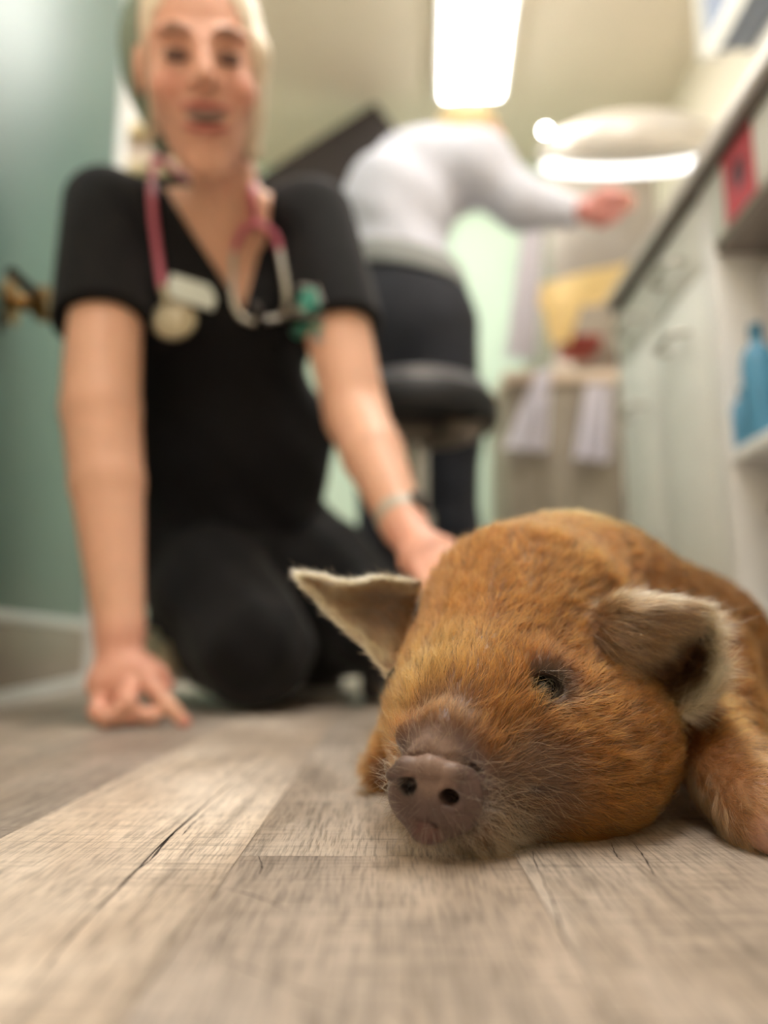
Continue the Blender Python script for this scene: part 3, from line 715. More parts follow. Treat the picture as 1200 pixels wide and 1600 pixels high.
# V-necked tunic with short sleeves
VB = at(374, 486, 1.06)
def scrub_sdf(P):
    g = .010+.004*np.sin(P[:, 0]*60+P[:, 2]*35)*np.sin(P[:, 2]*22+1.3)
    d = torso(P, 0)-g
    SL = [(SHR, SHR*.40+ELR*.60, .066, .074), (SHL, SHL*.42+ELL_*.58, .067, .069)]
    for a, b, r1, r2 in SL:
        s = rc(P, a-(b-a)*.05, b+(b-a)*.25, r1, r2+.003); ax = (b-a)/np.linalg.norm(b-a)
        s = si(s, plane(P, b, ax), .006); d = su(d, s, .03)
    # gathered side hem towards the waist
    d = si(d, plane(P, PELV-TUP*.035, -TUP), .01)
    # neck opening: a wedge down to the V
    a1 = at(262, 300, 1.10); a2 = at(432, 290, 1.12)
    n1 = np.cross(VB-a1, TFW); n1 /= np.linalg.norm(n1); n2 = np.cross(TFW, VB-a2); n2 /= np.linalg.norm(n2)
    mid = (a1+a2)/2
    if (mid-VB)@n1 > 0: n1 = -n1
    if (mid-VB)@n2 > 0: n2 = -n2
    wd = np.maximum(np.maximum(plane(P, VB, n1), plane(P, VB, n2)), plane(P, NECK0-TFW*.02, -TFW))
    d = ss(d, wd, .006)
    d = ss(d, rc(P, NECK0, NECK1, .066, .062), .008)
    return d
TX, TQ = sdf_mesh(scrub_sdf, (-.52, .90, .12), (.12, 1.58, .98), .0045)
top = link('scrub_top', np_mesh('scrub_top', TX, TQ), M_scrub, woman)
KNR, KNL = at(400, 1010, 1.15), at(585, 975, 1.27)
HPR, HPL = at(292, 850, 1.40), at(445, 845, 1.42)
ANR, ANL = at(245, 1005, 1.55), np.array([-.24, 1.62, .07])
def trouser_sdf(P):
    d = ell(P, PELV-TUP*.02, (.175, .142, .13), TR)
    d = su(d, chain(P, [HPR, HPR*.5+KNR*.5, KNR], [.105, .098, .083], .03), .05)
    d = su(d, chain(P, [HPL, HPL*.5+KNL*.5, KNL], [.105, .095, .078], .03), .05)
    d = su(d, rc(P, KNR+np.array([-.01, .03, -.01]), ANR+np.array([.03, 0, .0]), .078, .052), .03)
    d = su(d, rc(P, KNL+np.array([0, .03, -.01]), ANL, .072, .05), .03)
    d = su(d, ell(P, PELV+np.array([-.02, .14, -.10]), (.17, .12, .12)), .05)
    d = d+.0035*np.sin(P[:, 0]*70+P[:, 1]*40)*np.sin(P[:, 2]*48)
    return si(d, -(P[:, 2]-.0006), .006)
RX, RQ = sdf_mesh(trouser_sdf, (-.52, .96, -.004), (.22, 1.86, .56), .0050)
M_trous = mat('black_trousers', S(13, 13, 15), .85, spec=.25, noise=.2, nscale=30, bump=.3, sheen=.12)
link('trousers', np_mesh('trousers', RX, RQ), M_trous, woman)
# hair: pale strands parted over the face, darker swept back mass
def hair_shell(q, g):
    return ell(q, (0, .030, .046), (.079+g, .092+g, .083+g))
def hair_front(P):
    q = lp(P); d = hair_shell(q, .003)
    d = su(d, rc(q, (.066, -.018, .02), (.060, .004, -.085), .020, .014), .02)
    d = su(d, rc(q, (-.069, -.010, .02), (-.064, .020, -.07), .014, .010), .02)
    face = ell(q, (0, -.075, -.012), (.0635, .085, .098))
    d = ss(d, face, .010)
    d = ss(d, ell(q, (.004, -.10, .092), (.044, .06, .050)), .015)
    d = np.maximum(d, -q[:, 0]-.0655)
    d = d+.0012*np.sin(q[:, 0]*420+q[:, 2]*60)
    return np.maximum(d, -(hair_shell(q, -.012)))
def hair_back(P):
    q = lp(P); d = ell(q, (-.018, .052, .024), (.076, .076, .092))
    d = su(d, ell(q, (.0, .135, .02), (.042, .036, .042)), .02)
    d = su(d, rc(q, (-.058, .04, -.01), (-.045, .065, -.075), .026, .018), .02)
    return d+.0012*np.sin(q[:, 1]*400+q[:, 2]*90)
blo, bhi = HC-.2, HC+.22
hx, hq = sdf_mesh(hair_front, blo, bhi, .0035); M_blond = mat('blonde_hair', S(236, 221, 198), .45, noise=.12, nscale=120, sheen=.2)
link('hair', np_mesh('hair', hx, hq), M_blond, woman)
hx, hq = sdf_mesh(hair_back, blo, bhi, .0035); M_shaded_hair = mat('shaded_hair', S(128, 142, 126), .6, noise=.12, nscale=120)  # blonde hair in shade: shadow and green reflection put into the colour
tag(link('back_hair', np_mesh('back_hair', hx, hq), M_shaded_hair, woman), 'swept back hair with shade and green reflection in its colour')
M_teeth = mat('teeth', S(186, 160, 150), .4); M_brown = mat('dark_eye', S(50, 38, 36), .2)
bm = bmesh.new()
for i in range(-4, 5):
    a = i*.0052; bm_box(bm, (a-.0025, -.0835+abs(i)*.0009-.001, -.0615), (a+.0025, -.0785+abs(i)*.0009, -.0540), .001)
bmesh.ops.transform(bm, matrix=Matrix.Translation(Vector(HC)) @ Matrix((FR*HS).tolist()).to_4x4(), verts=bm.verts[:]); obj('teeth', bm, M_teeth, woman)
for s in (-1, 1):
    tube('eyelashes', [hw(s*.018, -.079, -.001), hw(s*.024, -.0815, -.0035), hw(s*.031, -.0825, -.0045), hw(s*.038, -.080, -.003), hw(s*.043, -.076, 0)], [.0012, .0017, .0018, .0017, .0010], M_brown, woman, 6)
    tube('eyebrow', [hw(s*.013, -.083, .026), hw(s*.025, -.0845, .031), hw(s*.038, -.079, .031), hw(s*.048, -.070, .026)], [.0020, .0028, .0024, .0012], mat('brow', S(172, 138, 118), .7), woman, 6)
# shoes
M_shoe = mat('cream_trainer', S(228, 214, 182), .6, noise=.1); M_shoed = mat('grey_trainer', S(96, 94, 92), .6, noise=.2); M_sole = mat('sole', S(222, 220, 214), .6)
def shoe(heel, toe, m, lab):
    heel, toe = np.asarray(heel), np.asarray(toe); v = toe-heel; Ln = np.linalg.norm(v); v /= Ln; sd = np.cross(v, [0, 0, 1]); R3 = np.stack([v, sd, [0, 0, 1]], 1)
    def f(P):
        q = (P-heel.astype(np.float32))@R3.astype(np.float32)
        d = rc(q, (.03, 0, .040), (Ln-.05, 0, .034), .036, .033); d = su(d, ell(q, (.05, 0, .062), (.045, .032, .035)), .03)
        return si(d, -(q[:, 2]-.012), .004)
    lo = np.minimum(heel, toe)-.06; hi = np.maximum(heel, toe)+.06; hi[2] += .08
    x, qd = sdf_mesh(f, lo, hi, .0045); s = link('shoe', np_mesh('shoe', x, qd), m, woman); s['label'] = lab
    bm = bmesh.new(); bm_box(bm, (0, -.036, 0), (Ln-.01, .036, .016), .007)
    bmesh.ops.transform(bm, matrix=Matrix.Translation(Vector(heel)) @ Matrix(R3.tolist()).to_4x4(), verts=bm.verts[:]); obj('sole', bm, M_sole, s)
shoe((-.44, 1.50, .035), (-.36, 1.27, .035), M_shoe, 'cream trainer')
shoe((-.25, 1.68, .002), (-.09, 1.42, .002), M_shoed, 'grey trainer with a pale sole')
# embroidered clinic emblem on the tunic
def on_front(px, py, off=.002):
    """point of the tunic's front under a pixel"""
    d_ = np.linspace(.85, 1.4, 400); pts = np.array([at(px, py, y) for y in d_]).astype(np.float32)
    v = np.minimum(scrub_sdf(pts), woman_skin(pts)); i = int(np.argmax(v < 0)); p = pts[i] if (v < 0).any() else pts[200]
    dr = p-_C; dr = dr/np.linalg.norm(dr); return np.asarray(p, float)-dr*off
M_teal = mat('teal_thread', S(112, 206, 186), .7); M_thr = mat('white_thread', S(196, 196, 194), .7)
lg = None
def patch(name, cx, cy, rx, ry, m, parent, n=14, rot=0.0):
    bm = bmesh.new(); c = on_front(cx, cy, .003); vs = []
    for i in range(n):
        a = 2*math.pi*i/n; x, y = rx*math.cos(a), ry*math.sin(a); vs.append(bm.verts.new(on_front(cx+x*math.cos(rot)-y*math.sin(rot), cy+x*math.sin(rot)+y*math.cos(rot), .003)))
    cv = bm.verts.new(c)
    for i in range(n): bm.faces.new((vs[i], vs[(i+1) % n], cv))
    r = bmesh.ops.solidify(bm, geom=bm.faces[:], thickness=.0012); return obj(name, bm, m, parent)
lg = patch('embroidered_emblem', 484, 470, 17, 20, M_teal, top); lg['label'] = 'teal and white embroidered emblem'
for cx, cy, rx, ry, m, r in ((470, 517, 15, 11, M_teal, -.3), (494, 511, 13, 6, M_teal, .2), (478, 448, 12, 4, M_thr, .1), (500, 468, 4, 24, M_thr, -.25), (478, 494, 20, 4, M_thr, .15), (496, 528, 11, 8, M_thr, .2), (502, 498, 5, 12, M_thr, 0)):
    patch('stitching', cx, cy, rx, ry, m, lg, rot=r)
# ------------------------------------------------------------------ stethoscope, badge, watch
M_pink = mat('pink_tubing', S(198, 104, 124), .4, noise=.05); M_steel = mat('steel', S(188, 184, 174), .3, metal=.8, noise=.05); M_dull = mat('dull_steel', S(176, 166, 142), .35, metal=.6); M_rub = mat('dark_rubber', S(56, 50, 48), .6)
st = thing('stethoscope', 'pink stethoscope hanging round the neck of the kneeling person', 'stethoscope', None, on_front(272, 500))
inv = Matrix.Translation(-Vector(st.location))
def into(o): o.matrix_parent_inverse = inv; return o
L_ = [on_front(p[0], p[1], .008) for p in ((254, 452), (247, 400), (240, 345), (237, 300), (239, 272))]
nb = [at(252, 250, 1.13), NECK0-TFW*.075+TUP*.055-AX*.03, NECK0-TFW*.075+TUP*.055+AX*.03, at(392, 262, 1.12)]
Rr = [on_front(p[0], p[1], .010) for p in ((394, 300), (398, 335))]
into(tube('tubing', L_+nb+Rr+[on_front(402, 350, .012)], .0062, M_pink, st))
into(tube('tubing', [on_front(402, 348, .012), on_front(380, 362, .014)-np.array([0, .004, 0]), on_front(366, 392, .012)], [.0062, .006, .0052], M_pink, st))
into(tube('tubing', [on_front(402, 348, .012), on_front(428, 366, .012), on_front(437, 394, .010)], [.0062, .006, .0056], M_pink, st))
into(tube('binaural_tube', [on_front(366, 390, .012), on_front(364, 425, .016), on_front(364, 465, .012), on_front(376, 494, .012), on_front(398, 504, .014)], .0046, M_steel, st))
into(tube('binaural_tube', [on_front(437, 392, .010), on_front(444, 430, .012), on_front(449, 470, .012), on_front(440, 494, .014), on_front(416, 500, .016)], .0052, M_steel, st))
into(tube('ear_tip', [on_front(392, 474, .016), on_front(402, 484, .018), on_front(410, 496, .016)], [.006, .0075, .005], M_rub, st))
into(tube('ear_tip', [on_front(452, 490, .014), on_front(464, 487, .014), on_front(472, 484, .012)], [.005, .0065, .006], M_steel, st))
into(lathe('chest_piece', [(0, -.004), (.030, -.004), (.033, .0), (.033, .005), (.028, .009), (.014, .010), (.012, .013), (0, .014)], M_dull, st, c=on_front(272, 501, .010), M=aim((.1, -.93, .12))))
into(tube('stem', [on_front(255, 448, .010), on_front(260, 470, .012), on_front(266, 486, .014)], [.0065, .006, .006], M_dull, st))
M_badge = mat('white_badge', S(226, 236, 232), .35, noise=.02); M_btxt = mat('badge_print', S(120, 186, 172), .5)
bc = on_front(300, 456, .008); bn = Vector((.05, -.97, -.10)); bR = aim(bn)
bd = thing('name_badge', 'white name badge with faint teal print pinned to the black tunic', 'badge', None, bc)
# badge axes: x along its long side (tipped down), normal to the viewer
bx = Vector(on_front(332, 466)-on_front(268, 446)); bx.normalize(); bnn = bx.cross(Vector((0, 0, 1))).normalized()
if bnn.y > 0: bnn = -bnn
bz = bx.cross(bnn).normalized(); bz = -bz if bz.z < 0 else bz
bM = Matrix((bx, bnn, bz)).transposed().to_4x4(); bd.rotation_euler = bM.to_euler()
def local_box(name, lo, hi, m, par, bev=.001): return box(name, lo, hi, m, par, bev)
pl = local_box('plate', (-.037, -.001, -.019), (.037, .003, .019), M_badge, bd, .002)
for lo, hi in (((-.014, .0028, -.002), (.030, .0034, .004)), ((-.010, .0028, -.011), (.024, .0034, -.007)), ((-.030, .0028, -.010), (-.018, .0034, .008))): local_box('print', lo, hi, M_btxt, pl, 0)
WD = (WRL-ELL_)/np.linalg.norm(WRL-ELL_); wc = WRL-WD*.018
wt = thing('wristwatch', 'pale wristwatch on the wrist behind the piglet', 'watch', None, wc)
Mw = aim(WD)
lathe('strap', [(.0295, -.009), (.0315, -.009), (.0322, 0), (.0315, .009), (.0295, .009), (.0285, 0), (.0295, -.009)], mat('watch_strap', S(196, 186, 170), .4), wt, M=Mw)
fd = Vector((.62, -.25, .55)); fd = (fd-Vector(WD)*fd.dot(Vector(WD))).normalized()
lathe('watch_face', [(0, -.002), (.015, -.002), (.016, .002), (.014, .006), (0, .006)], mat('watch_case', S(70, 64, 62), .3, metal=.4), wt, c=tuple(fd*.031), M=aim(fd))
# ------------------------------------------------------------------ person bent over behind the stool
Yb = 1.86
HIP = at(632, 480, Yb); B1 = at(614, 410, Yb+.02); B2 = at(588, 318, Yb+.02); B3 = at(655, 282, Yb+.05); SHO = at(742, 262, Yb-.02)
EL2, WR2 = at(815, 318, Yb-.02), at(890, 332, Yb-.06)
HD2 = at(733, 222, Yb+.16)
LG1 = [at(588, 520, Yb+.03), at(596, 690, Yb+.06), at(600, 840, Yb+.10)]; LG2 = [at(672, 520, Yb), at(704, 680, Yb+.02), at(708, 830, Yb+.06)]
def foot(l): p = np.array(l); p[2] = .075; return p
LG1.append(foot(LG1[-1]+np.array([-.005, .02, 0]))); LG2.append(foot(LG2[-1]+np.array([.0, .02, 0])))
HAND2 = [([at(930, 322, Yb-.10), at(950, 312, Yb-.12), at(968, 304, Yb-.14), at(986, 310, Yb-.15)], [.015, .013, .012, .010]),
         ([at(930, 332, Yb-.09), at(952, 326, Yb-.11), at(970, 318, Yb-.13), at(984, 324, Yb-.14)], [.015, .013, .012, .010]),
         ([at(926, 338, Yb-.08), at(942, 344, Yb-.09), at(958, 340, Yb-.11), at(968, 336, Yb-.12)], [.014, .013, .011, .009]),
         ([at(922, 344, Yb-.06), at(934, 350, Yb-.06), at(948, 350, Yb-.08)], [.013, .011, .009]),
         ([at(918, 318, Yb-.10), at(936, 304, Yb-.12), at(956, 296, Yb-.13)], [.014, .012, .010])]
def body2(P, g=0.0):
    d = ell(P, HIP, (.150+g, .125+g, .17+g))
    d = su(d, rc(P, B1, B2+np.array([.05, 0, -.02]), .125+g, .125+g), .06)
    d = su(d, rc(P, B2+np.array([.05, 0, -.02]), B3, .125+g, .118+g), .06)
    d = su(d, rc(P, B3, SHO, .105+g, .085+g), .05)
    return d
def skin2(P):
    d = body2(P, -.01)
    d = su(d, rc(P, SHO+np.array([0, .08, -.01]), HD2, .055, .05), .03); d = su(d, ell(P, HD2, (.085, .085, .098)), .02)
    d = su(d, ell(P, HD2+np.array([.075, .0, -.03]), (.03, .05, .06)), .02); d = su(d, ell(P, HD2+np.array([.108, 0, -.035]), (.014, .012, .016)), .01)
    d = su(d, chain(P, [SHO, EL2, WR2], [.055, .042, .030], .02), .02)
    h = rc(P, WR2, at(920, 328, Yb-.09), .028, .030); h = fingers(P, h, HAND2); d = su(d, h, .012)
    for l in (LG1, LG2): d = su(d, chain(P, l, [.085, .055, .045, .03], .03), .03)
    return d
lo2, hi2 = (-.30, 1.50, .0), (.75, 2.2, 1.68)
x, q = sdf_mesh(skin2, lo2, hi2, .007)
pc = np.tile(np.array(S(220, 160, 140)[:3]), (len(x), 1)); pc = lerpc(pc, S(214, 146, 138)[:3], near(x, at(930, 328, Yb-.09), .06, .11))
man = link('person', np_mesh('person', x, q, pc), M_skin); tag(man, 'person in a grey jumper and dark trousers bent over behind the black stool', 'person')
def sweater(P):
    d = body2(P, .012)+.006*np.sin(P[:, 0]*30+P[:, 2]*26)*np.sin(P[:, 2]*18)
    d = su(d, chain(P, [SHO, EL2, WR2-(WR2-EL2)*.02], [.082, .066, .043], .03), .03)
    d = ss(d, rc(P, SHO+np.array([.01, .09, .02]), HD2, .058, .055), .01)
    n = np.array([.18, -.1, 1.0]); return si(d, plane(P, at(628, 388, Yb-.12), -n), .012)
M_swt = mat('grey_jumper', S(206, 207, 218), .9, noise=.08, nscale=30, bump=.3); M_band = mat('grey_hem', S(146, 148, 146), .9, noise=.08)
x, q = sdf_mesh(sweater, lo2, hi2, .007); link('jumper', np_mesh('jumper', x, q), M_swt, man)
def hem(P):
    d = body2(P, .018); n = np.array([.18, -.1, 1.0]); n /= np.linalg.norm(n); s = plane(P, at(628, 388, Yb-.12), n); return np.maximum(d, np.abs(s+.012)-.030)
x, q = sdf_mesh(hem, lo2, hi2, .007); link('jumper_hem', np_mesh('jumper_hem', x, q), M_band, man)
def trous2(P):
    d = body2(P, .008); n = np.array([.18, -.1, 1.0]); d = si(d, plane(P, at(628, 392, Yb-.12), n), .01)
    for l in (LG1, LG2): d = su(d, chain(P, l, [.125, .074, .062, .055], .04), .05)
    return si(d, -(P[:, 2]-.05), .005)
x, q = sdf_mesh(trous2, lo2, hi2, .007); link('trousers', np_mesh('trousers', x, q), mat('navy_trousers', S(38, 40, 48), .85, noise=.1), man)
def hair2(P):
    d = ell(P, HD2+np.array([-.01, .0, .022]), (.095, .095, .092)); return ss(d, ell(P, HD2+np.array([.09, -.02, -.05]), (.07, .1, .08)), .01)
x, q = sdf_mesh(hair2, lo2, hi2, .006); link('hair', np_mesh('hair', x, q), mat('fair_hair', S(214, 190, 140), .6, noise=.1), man)
for l in (LG1, LG2):
    p = l[-1]; 
    def f(P, p=p): return si(rc(P, (p[0], p[1], .045), (p[0]+.06, p[1]-.14, .038), .048, .040), -(P[:, 2]-.001), .004)
    x, q = sdf_mesh(f, p-np.array([.1, .24, .08]), p+np.array([.16, .1, .06]), .007); link('shoe', np_mesh('shoe', x, q), mat('black_shoe', S(30, 30, 32), .6), man)
# ------------------------------------------------------------------ stool
sc_ = at(652, 648, 1.55); sx, sy, sz = sc_
M_vinyl = mat('black_vinyl', S(18, 18, 20), .6, noise=.06); M_chrome = mat('chrome', S(200, 198, 194), .22, metal=.9); M_beige = mat('beige_metal', S(128, 118, 108), .5, metal=.2); M_vinyl_highlight = mat('vinyl_highlight', S(150, 150, 158), .35, metal=.5)
stl = thing('stool', 'round black vinyl stool on a chrome post behind the kneeling person', 'stool', None, (sx, sy, 0))
lathe('seat', [(0, sz-.036), (.155, sz-.034), (.166, sz-.026), (.170, sz-.005), (.168, sz+.018), (.160, sz+.028), (0, sz+.028)], M_vinyl, stl, 48)
lathe('seat_highlight', [(.160, sz+.026), (.150, sz+.028), (.146, sz+.032), (.147, sz+.052), (.14, sz+.056), (0, sz+.056)], M_vinyl_highlight, stl, 48)  # highlight on the vinyl cushion's rim, put in as a silver-coloured band
lathe('post', [(0, .10), (.032, .10), (.032, .36), (.022, .365), (.022, sz-.055), (0, sz-.055)], M_chrome, stl, 24)
box('seat_plate', (-.095, -.06, sz-.058), (.035, .0, sz-.036), M_beige, stl, .004)
box('seat_plate', (.050, -.09, sz-.060), (.125, -.045, sz-.036), M_beige, stl, .006)
tube('tilt_lever', [(.02, -.02, sz-.07), (.06, -.08, sz-.078), (.10, -.13, sz-.082)], [.012, .014, .010], M_beige, stl)
for i in range(5):
    a = 2*math.pi*i/5+.5; leg = tube('leg', [(.03*math.cos(a), .03*math.sin(a), .13), (.13*math.cos(a), .13*math.sin(a), .095), (.20*math.cos(a), .20*math.sin(a), .075)], [.022, .018, .014], M_chrome, stl)
    cst = lathe('caster', [(0, -.012), (.026, -.012), (.030, -.006), (.030, .006), (.026, .012), (0, .012)], M_rub, leg, 20, (.205*math.cos(a), .205*math.sin(a), .031), aim((-math.sin(a), math.cos(a), 0)))
    tube('caster_stem', [(.202*math.cos(a), .202*math.sin(a), .075), (.203*math.cos(a), .203*math.sin(a), .034)], .008, M_steel, leg, 8, 2)
# ------------------------------------------------------------------ counter along the wall
CX = .53
M_top = mat('grey_worktop', S(196, 188, 180), .35, noise=.04); M_edge = mat('dark_edge', S(104, 94, 86), .5); M_lam = mat('pale_laminate', S(234, 236, 230), .4, noise=.02)
ct = thing('worktop', 'long grey worktop with a dark underside running along the wall', 'worktop', None, (CX, 1.1, .885))
box('slab', (0, -1.9, .012), (.68, .66, .042), M_top, ct, .004); box('edge_strip', (.004, -1.89, 0), (.05, .65, .012), M_edge, ct, .001)
def handle(par, y, z, x):
    h = tube('handle', [(x, y-.05, z), (x-.028, y-.045, z), (x-.030, y, z), (x-.028, y+.045, z), (x, y+.05, z)], .006, M_steel, par, 8, 4); return h
FX = .55
cb = thing('base_cabinet', 'pale laminate base cabinet with bar handles beyond the open shelves', 'cabinet', None, (FX, 1.257, 0))
box('carcass', (.022, 0, .08), (.65, .50, .883), M_lam, cb, .002); box('kickboard', (.06, 0, 0), (.62, .50, .08), M_grey, cb, .001)
for i, (y0, y1) in enumerate(((.002, .248), (.252, .498))):
    d = box('drawer', (0, y0, .748), (.020, y1, .878), M_lam, cb, .002); handle(d, (y0+y1)/2, .80, 0)
    d = box('door', (0, y0, .085), (.020, y1, .742), M_lam, cb, .002); handle(d, (y0+y1)/2, .60 if i else .66, 0)
sh = thing('shelf_unit', 'white open shelf unit with a red sticker above it under the worktop', 'shelf', None, (FX, .457, 0))
box('side_panel', (0, .755, .10), (.62, .795, .883), M_whitecl, sh, .002); box('side_panel', (0, 0, .10), (.62, .04, .883), M_whitecl, sh, .002)
box('back_panel', (.60, .04, .10), (.62, .755, .883), M_lam, sh, .001); box('shelf', (.005, .04, .385), (.60, .755, .408), M_whitecl, sh, .002)
box('shelf', (.005, .04, .10), (.60, .755, .125), M_whitecl, sh, .002); box('shelf', (.005, .04, .748), (.60, .755, .764), M_grey, sh, .002)
box('apron', (0, .04, .764), (.02, .755, .883), M_lam, sh, .002); box('kickboard', (.05, 0, 0), (.6, .795, .10), M_lam, sh, .001)
sg = thing('sticker', 'tall red sticker with a dark emblem on the white apron under the worktop', 'sticker', None, (FX-.001, 1.10, .823))
box('sheet', (-.001, -.050, -.058), (.0005, .050, .058), mat('red_print', S(196, 62, 76), .45, noise=.05), sg, 0)
M_emb = mat('dark_print', S(92, 52, 66), .5)
for lo, hi in (((-.0016, -.012, -.022), (-.0006, .012, .026)), ((-.0016, -.026, .008), (-.0006, .026, .018)), ((-.0016, -.024, -.018), (-.0006, -.014, .004))): box('emblem', lo, hi, M_emb, sg, 0)
M_blue = mat('blue_plastic', S(84, 150, 186), .4, noise=.06); M_blued = mat('deep_blue_plastic', S(44, 116, 148), .4)
def bottle(x, y, z, r, h, m, lab):
    t = thing('bottle', lab, 'bottle', 'blue bottles on the open shelf', (x, y, z))
    lathe('body', [(0, 0), (r*.9, 0), (r, .008), (r, h*.66), (r*.85, h*.76), (r*.35, h*.84), (r*.35, h*.9), (0, h*.9)], m, t, 28)
    lathe('cap', [(r*.30, h*.88), (r*.42, h*.88), (r*.42, h), (0, h)], M_blued, t, 20); return t
bottle(.580, 1.205, .408, .021, .10, M_blue, 'short blue bottle at the end of the open shelf')
bottle(.582, 1.155, .408, .025, .19, M_blue, 'tall blue bottle on the open shelf beside the short one')
t = thing('paper_pack', 'white wrapped pack standing at the back of the open shelf', 'pack', None, (.72, 1.125, .408))
box('wrapper', (-.105, -.08, 0), (.10, .08, .30), mat('white_wrap', S(214, 208, 210), .5, noise=.05, bump=.2), t, .02); box('band', (-.107, -.082, .13), (.102, .082, .16), M_lam, t, .004)
t = thing('bin', 'dark grey bin on the bottom of the open shelf unit', 'bin', None, (.665, 1.11, .125))
bm = bmesh.new(); bm_lathe(bm, [(0, 0), (.07, 0), (.085, .17), (.09, .17), (.09, .178), (.08, .178), (.066, .01), (0, .01)], 28); obj('tub', bm, M_rub, t); lathe('lid_rim', [(.086, .17), (.095, .172), (.095, .182), (.086, .182)], M_edge, t, 28)
# cupboard and lit strips over the worktop
wc_ = thing('wall_cupboard', 'grey-blue wall cupboard above the worktop', 'cupboard', None, (1.0, 1.15, 1.90))
box('carcass', (0, 0, 0), (.22, .95, .49), mat('blue_grey', S(128, 140, 160), .4), wc_, .003)
for i in range(2): box('door', (-.018, .002+i*.475, .004), (0, .473+i*.475, .486), mat('blue_grey_door', S(120, 134, 158), .35), wc_, .003)
M_strip = emis('strip_glow', (1, .92, .74, 1), .8)
for k, (x, y, ln, lab) in enumerate(((.985, 1.15, .94, 'glowing strip lamp under the front edge of the wall cupboard'), (1.14, 1.15, .94, 'glowing strip lamp under the back of the wall cupboard'))):
    t = thing('strip_lamp', lab, 'lamp', 'strip lamps under the cupboard', (x, y, 1.87)); box('housing', (-.02, 0, .012), (.02, ln, .03), M_whitecl, t, .003); box('tube', (-.016, .01, 0), (.016, ln-.01, .014), M_strip, t, .005)
t = thing('light_column', 'upright glowing light column at the end of the wall cupboard', 'lamp', None, (1.0, 2.105, 1.90))
box('housing', (-.015, 0, 0), (.06, .04, .49), M_whitecl, t, .004); box('tube', (-.028, .002, .0), (-.016, .038, .485), emis('column_glow', (1, .92, .72, 1), .62), t, .004)
# ------------------------------------------------------------------ treatment corner at the far end
M_stone = mat('beige_cabinet', S(150, 140, 124), .6, noise=.12, nscale=9)
a0, a1 = at(808, 560, 2.35), at(948, 560, 2.35)
tb = thing('treatment_table', 'cream topped beige treatment table in the far corner', 'table', None, ((a0[0]+a1[0])/2+.05, 2.5, 0))
TZ = float(at(900, 585, 2.35)[2]); hwid = .24
box('top', (-hwid, -.16, TZ-.03), (hwid+.2, .30, TZ+.012), mat('cream_top', S(226, 206, 184), .5), tb, .006)
for i in range(4): box('panel', (-hwid+.01+i*.115, -.14, .06), (-hwid+.122+i*.115, -.12, TZ-.03), M_stone, tb, .003)
box('body', (-hwid+.01, -.12, .06), (hwid+.18, .28, TZ-.03), M_stone, tb, .003); box('plinth', (-hwid+.03, -.10, 0), (hwid+.16, .26, .06), M_edge, tb, .002)
def cloth(name, lab, cat, quad, th, m, group=None, folds=5, amp=.012):
    """hanging cloth: quad of 4 points (top near, top far, bottom far, bottom near)"""
    a, b, c, d = [np.asarray(p, float) for p in quad]; nu, nv = 16, 14; n = np.cross(b-a, d-a); n /= np.linalg.norm(n); bm = bmesh.new(); g = []
    for j in range(nv+1):
        v = j/nv; r = []
        for i in range(nu+1):
            u = i/nu; p = (a*(1-u)+b*u)*(1-v)+(d*(1-u)+c*u)*v; p = p+n*amp*math.sin(u*folds*math.pi+v*1.5)*(.3+v); r.append(bm.verts.new(p))
        g.append(r)
    for j in range(nv):
        for i in range(nu): bm.faces.new((g[j][i], g[j][i+1], g[j+1][i+1], g[j+1][i]))
    bmesh.ops.solidify(bm, geom=bm.faces[:], thickness=th); return tag(obj(name, bm, m), lab, cat, group)
M_towel = mat('white_towel', S(246, 242, 250), .95, noise=.05, bump=.4, nscale=80); M_lilac = mat('lilac_sheet', S(226, 220, 226), .5, noise=.04); M_yel = mat('yellow_towel', S(240, 216, 160), .95, noise=.08, bump=.4, nscale=80)
cloth('towel', 'white towel hanging from the near end of the treatment table', 'towel', (at(838, 580, 2.3), at(862, 575, 2.32), at(850, 705, 2.3), at(790, 700, 2.26)), .012, M_towel, 'towels on the treatment table')
cloth('towel', 'small white towel hanging beside the pale cabinet', 'towel', (at(916, 600, 2.3), at(955, 600, 2.3), at(950, 722, 2.3), at(898, 715, 2.28)), .012, M_towel, 'towels on the treatment table')
cloth('plastic_apron', 'pale lilac plastic apron hanging beside the steel lamp', 'apron', (at(822, 300, 2.24), at(852, 300, 2.26), at(840, 560, 2.24), at(792, 560, 2.2)), .004, M_lilac, None, 4)
cloth('blanket', 'yellow blanket draped over the steel hood above the table', 'blanket', (at(838, 445, 2.36), at(985, 408, 2.36), at(968, 470, 2.33), at(838, 478, 2.33)), .02, M_yel, None, 3)
cloth('blanket', 'narrow yellow blanket end hanging down to the treatment table', 'blanket', (at(846, 470, 2.28), at(912, 462, 2.28), at(892, 535, 2.27), at(862, 540, 2.27)), .02, M_yel, None, 2)
t = thing('towel_stack', 'folded dark red towel lying on the treatment table', 'towel', None, at(906, 545, 2.38))
for i in range(2): box('fold', (-.055, -.08, i*.016-.012), (.055, .08, i*.016+.003), mat('red_towel', S(150, 70, 62), .95, noise=.1), t, .006)
c_ = at(940, 520, 2.58)
lathe('basket', [(0, 0), (.075, 0), (.10, .10), (.105, .10), (.105, .115), (.09, .115), (.07, .01), (0, .01)], mat('grey_basket', S(136, 124, 114), .7, noise=.2, nscale=60), None, 24, (c_[0], c_[1], TZ+.028))
tag(bpy.context.scene.objects['basket'], 'grey brown basket on the red towel at the far table', 'basket')
hd_a, hd_b = at(858, 262, 2.72), at(1000, 560, 2.72)
M_hood = mat('steel_hood', S(170, 162, 152), .4, metal=.25, noise=.08, nscale=4)
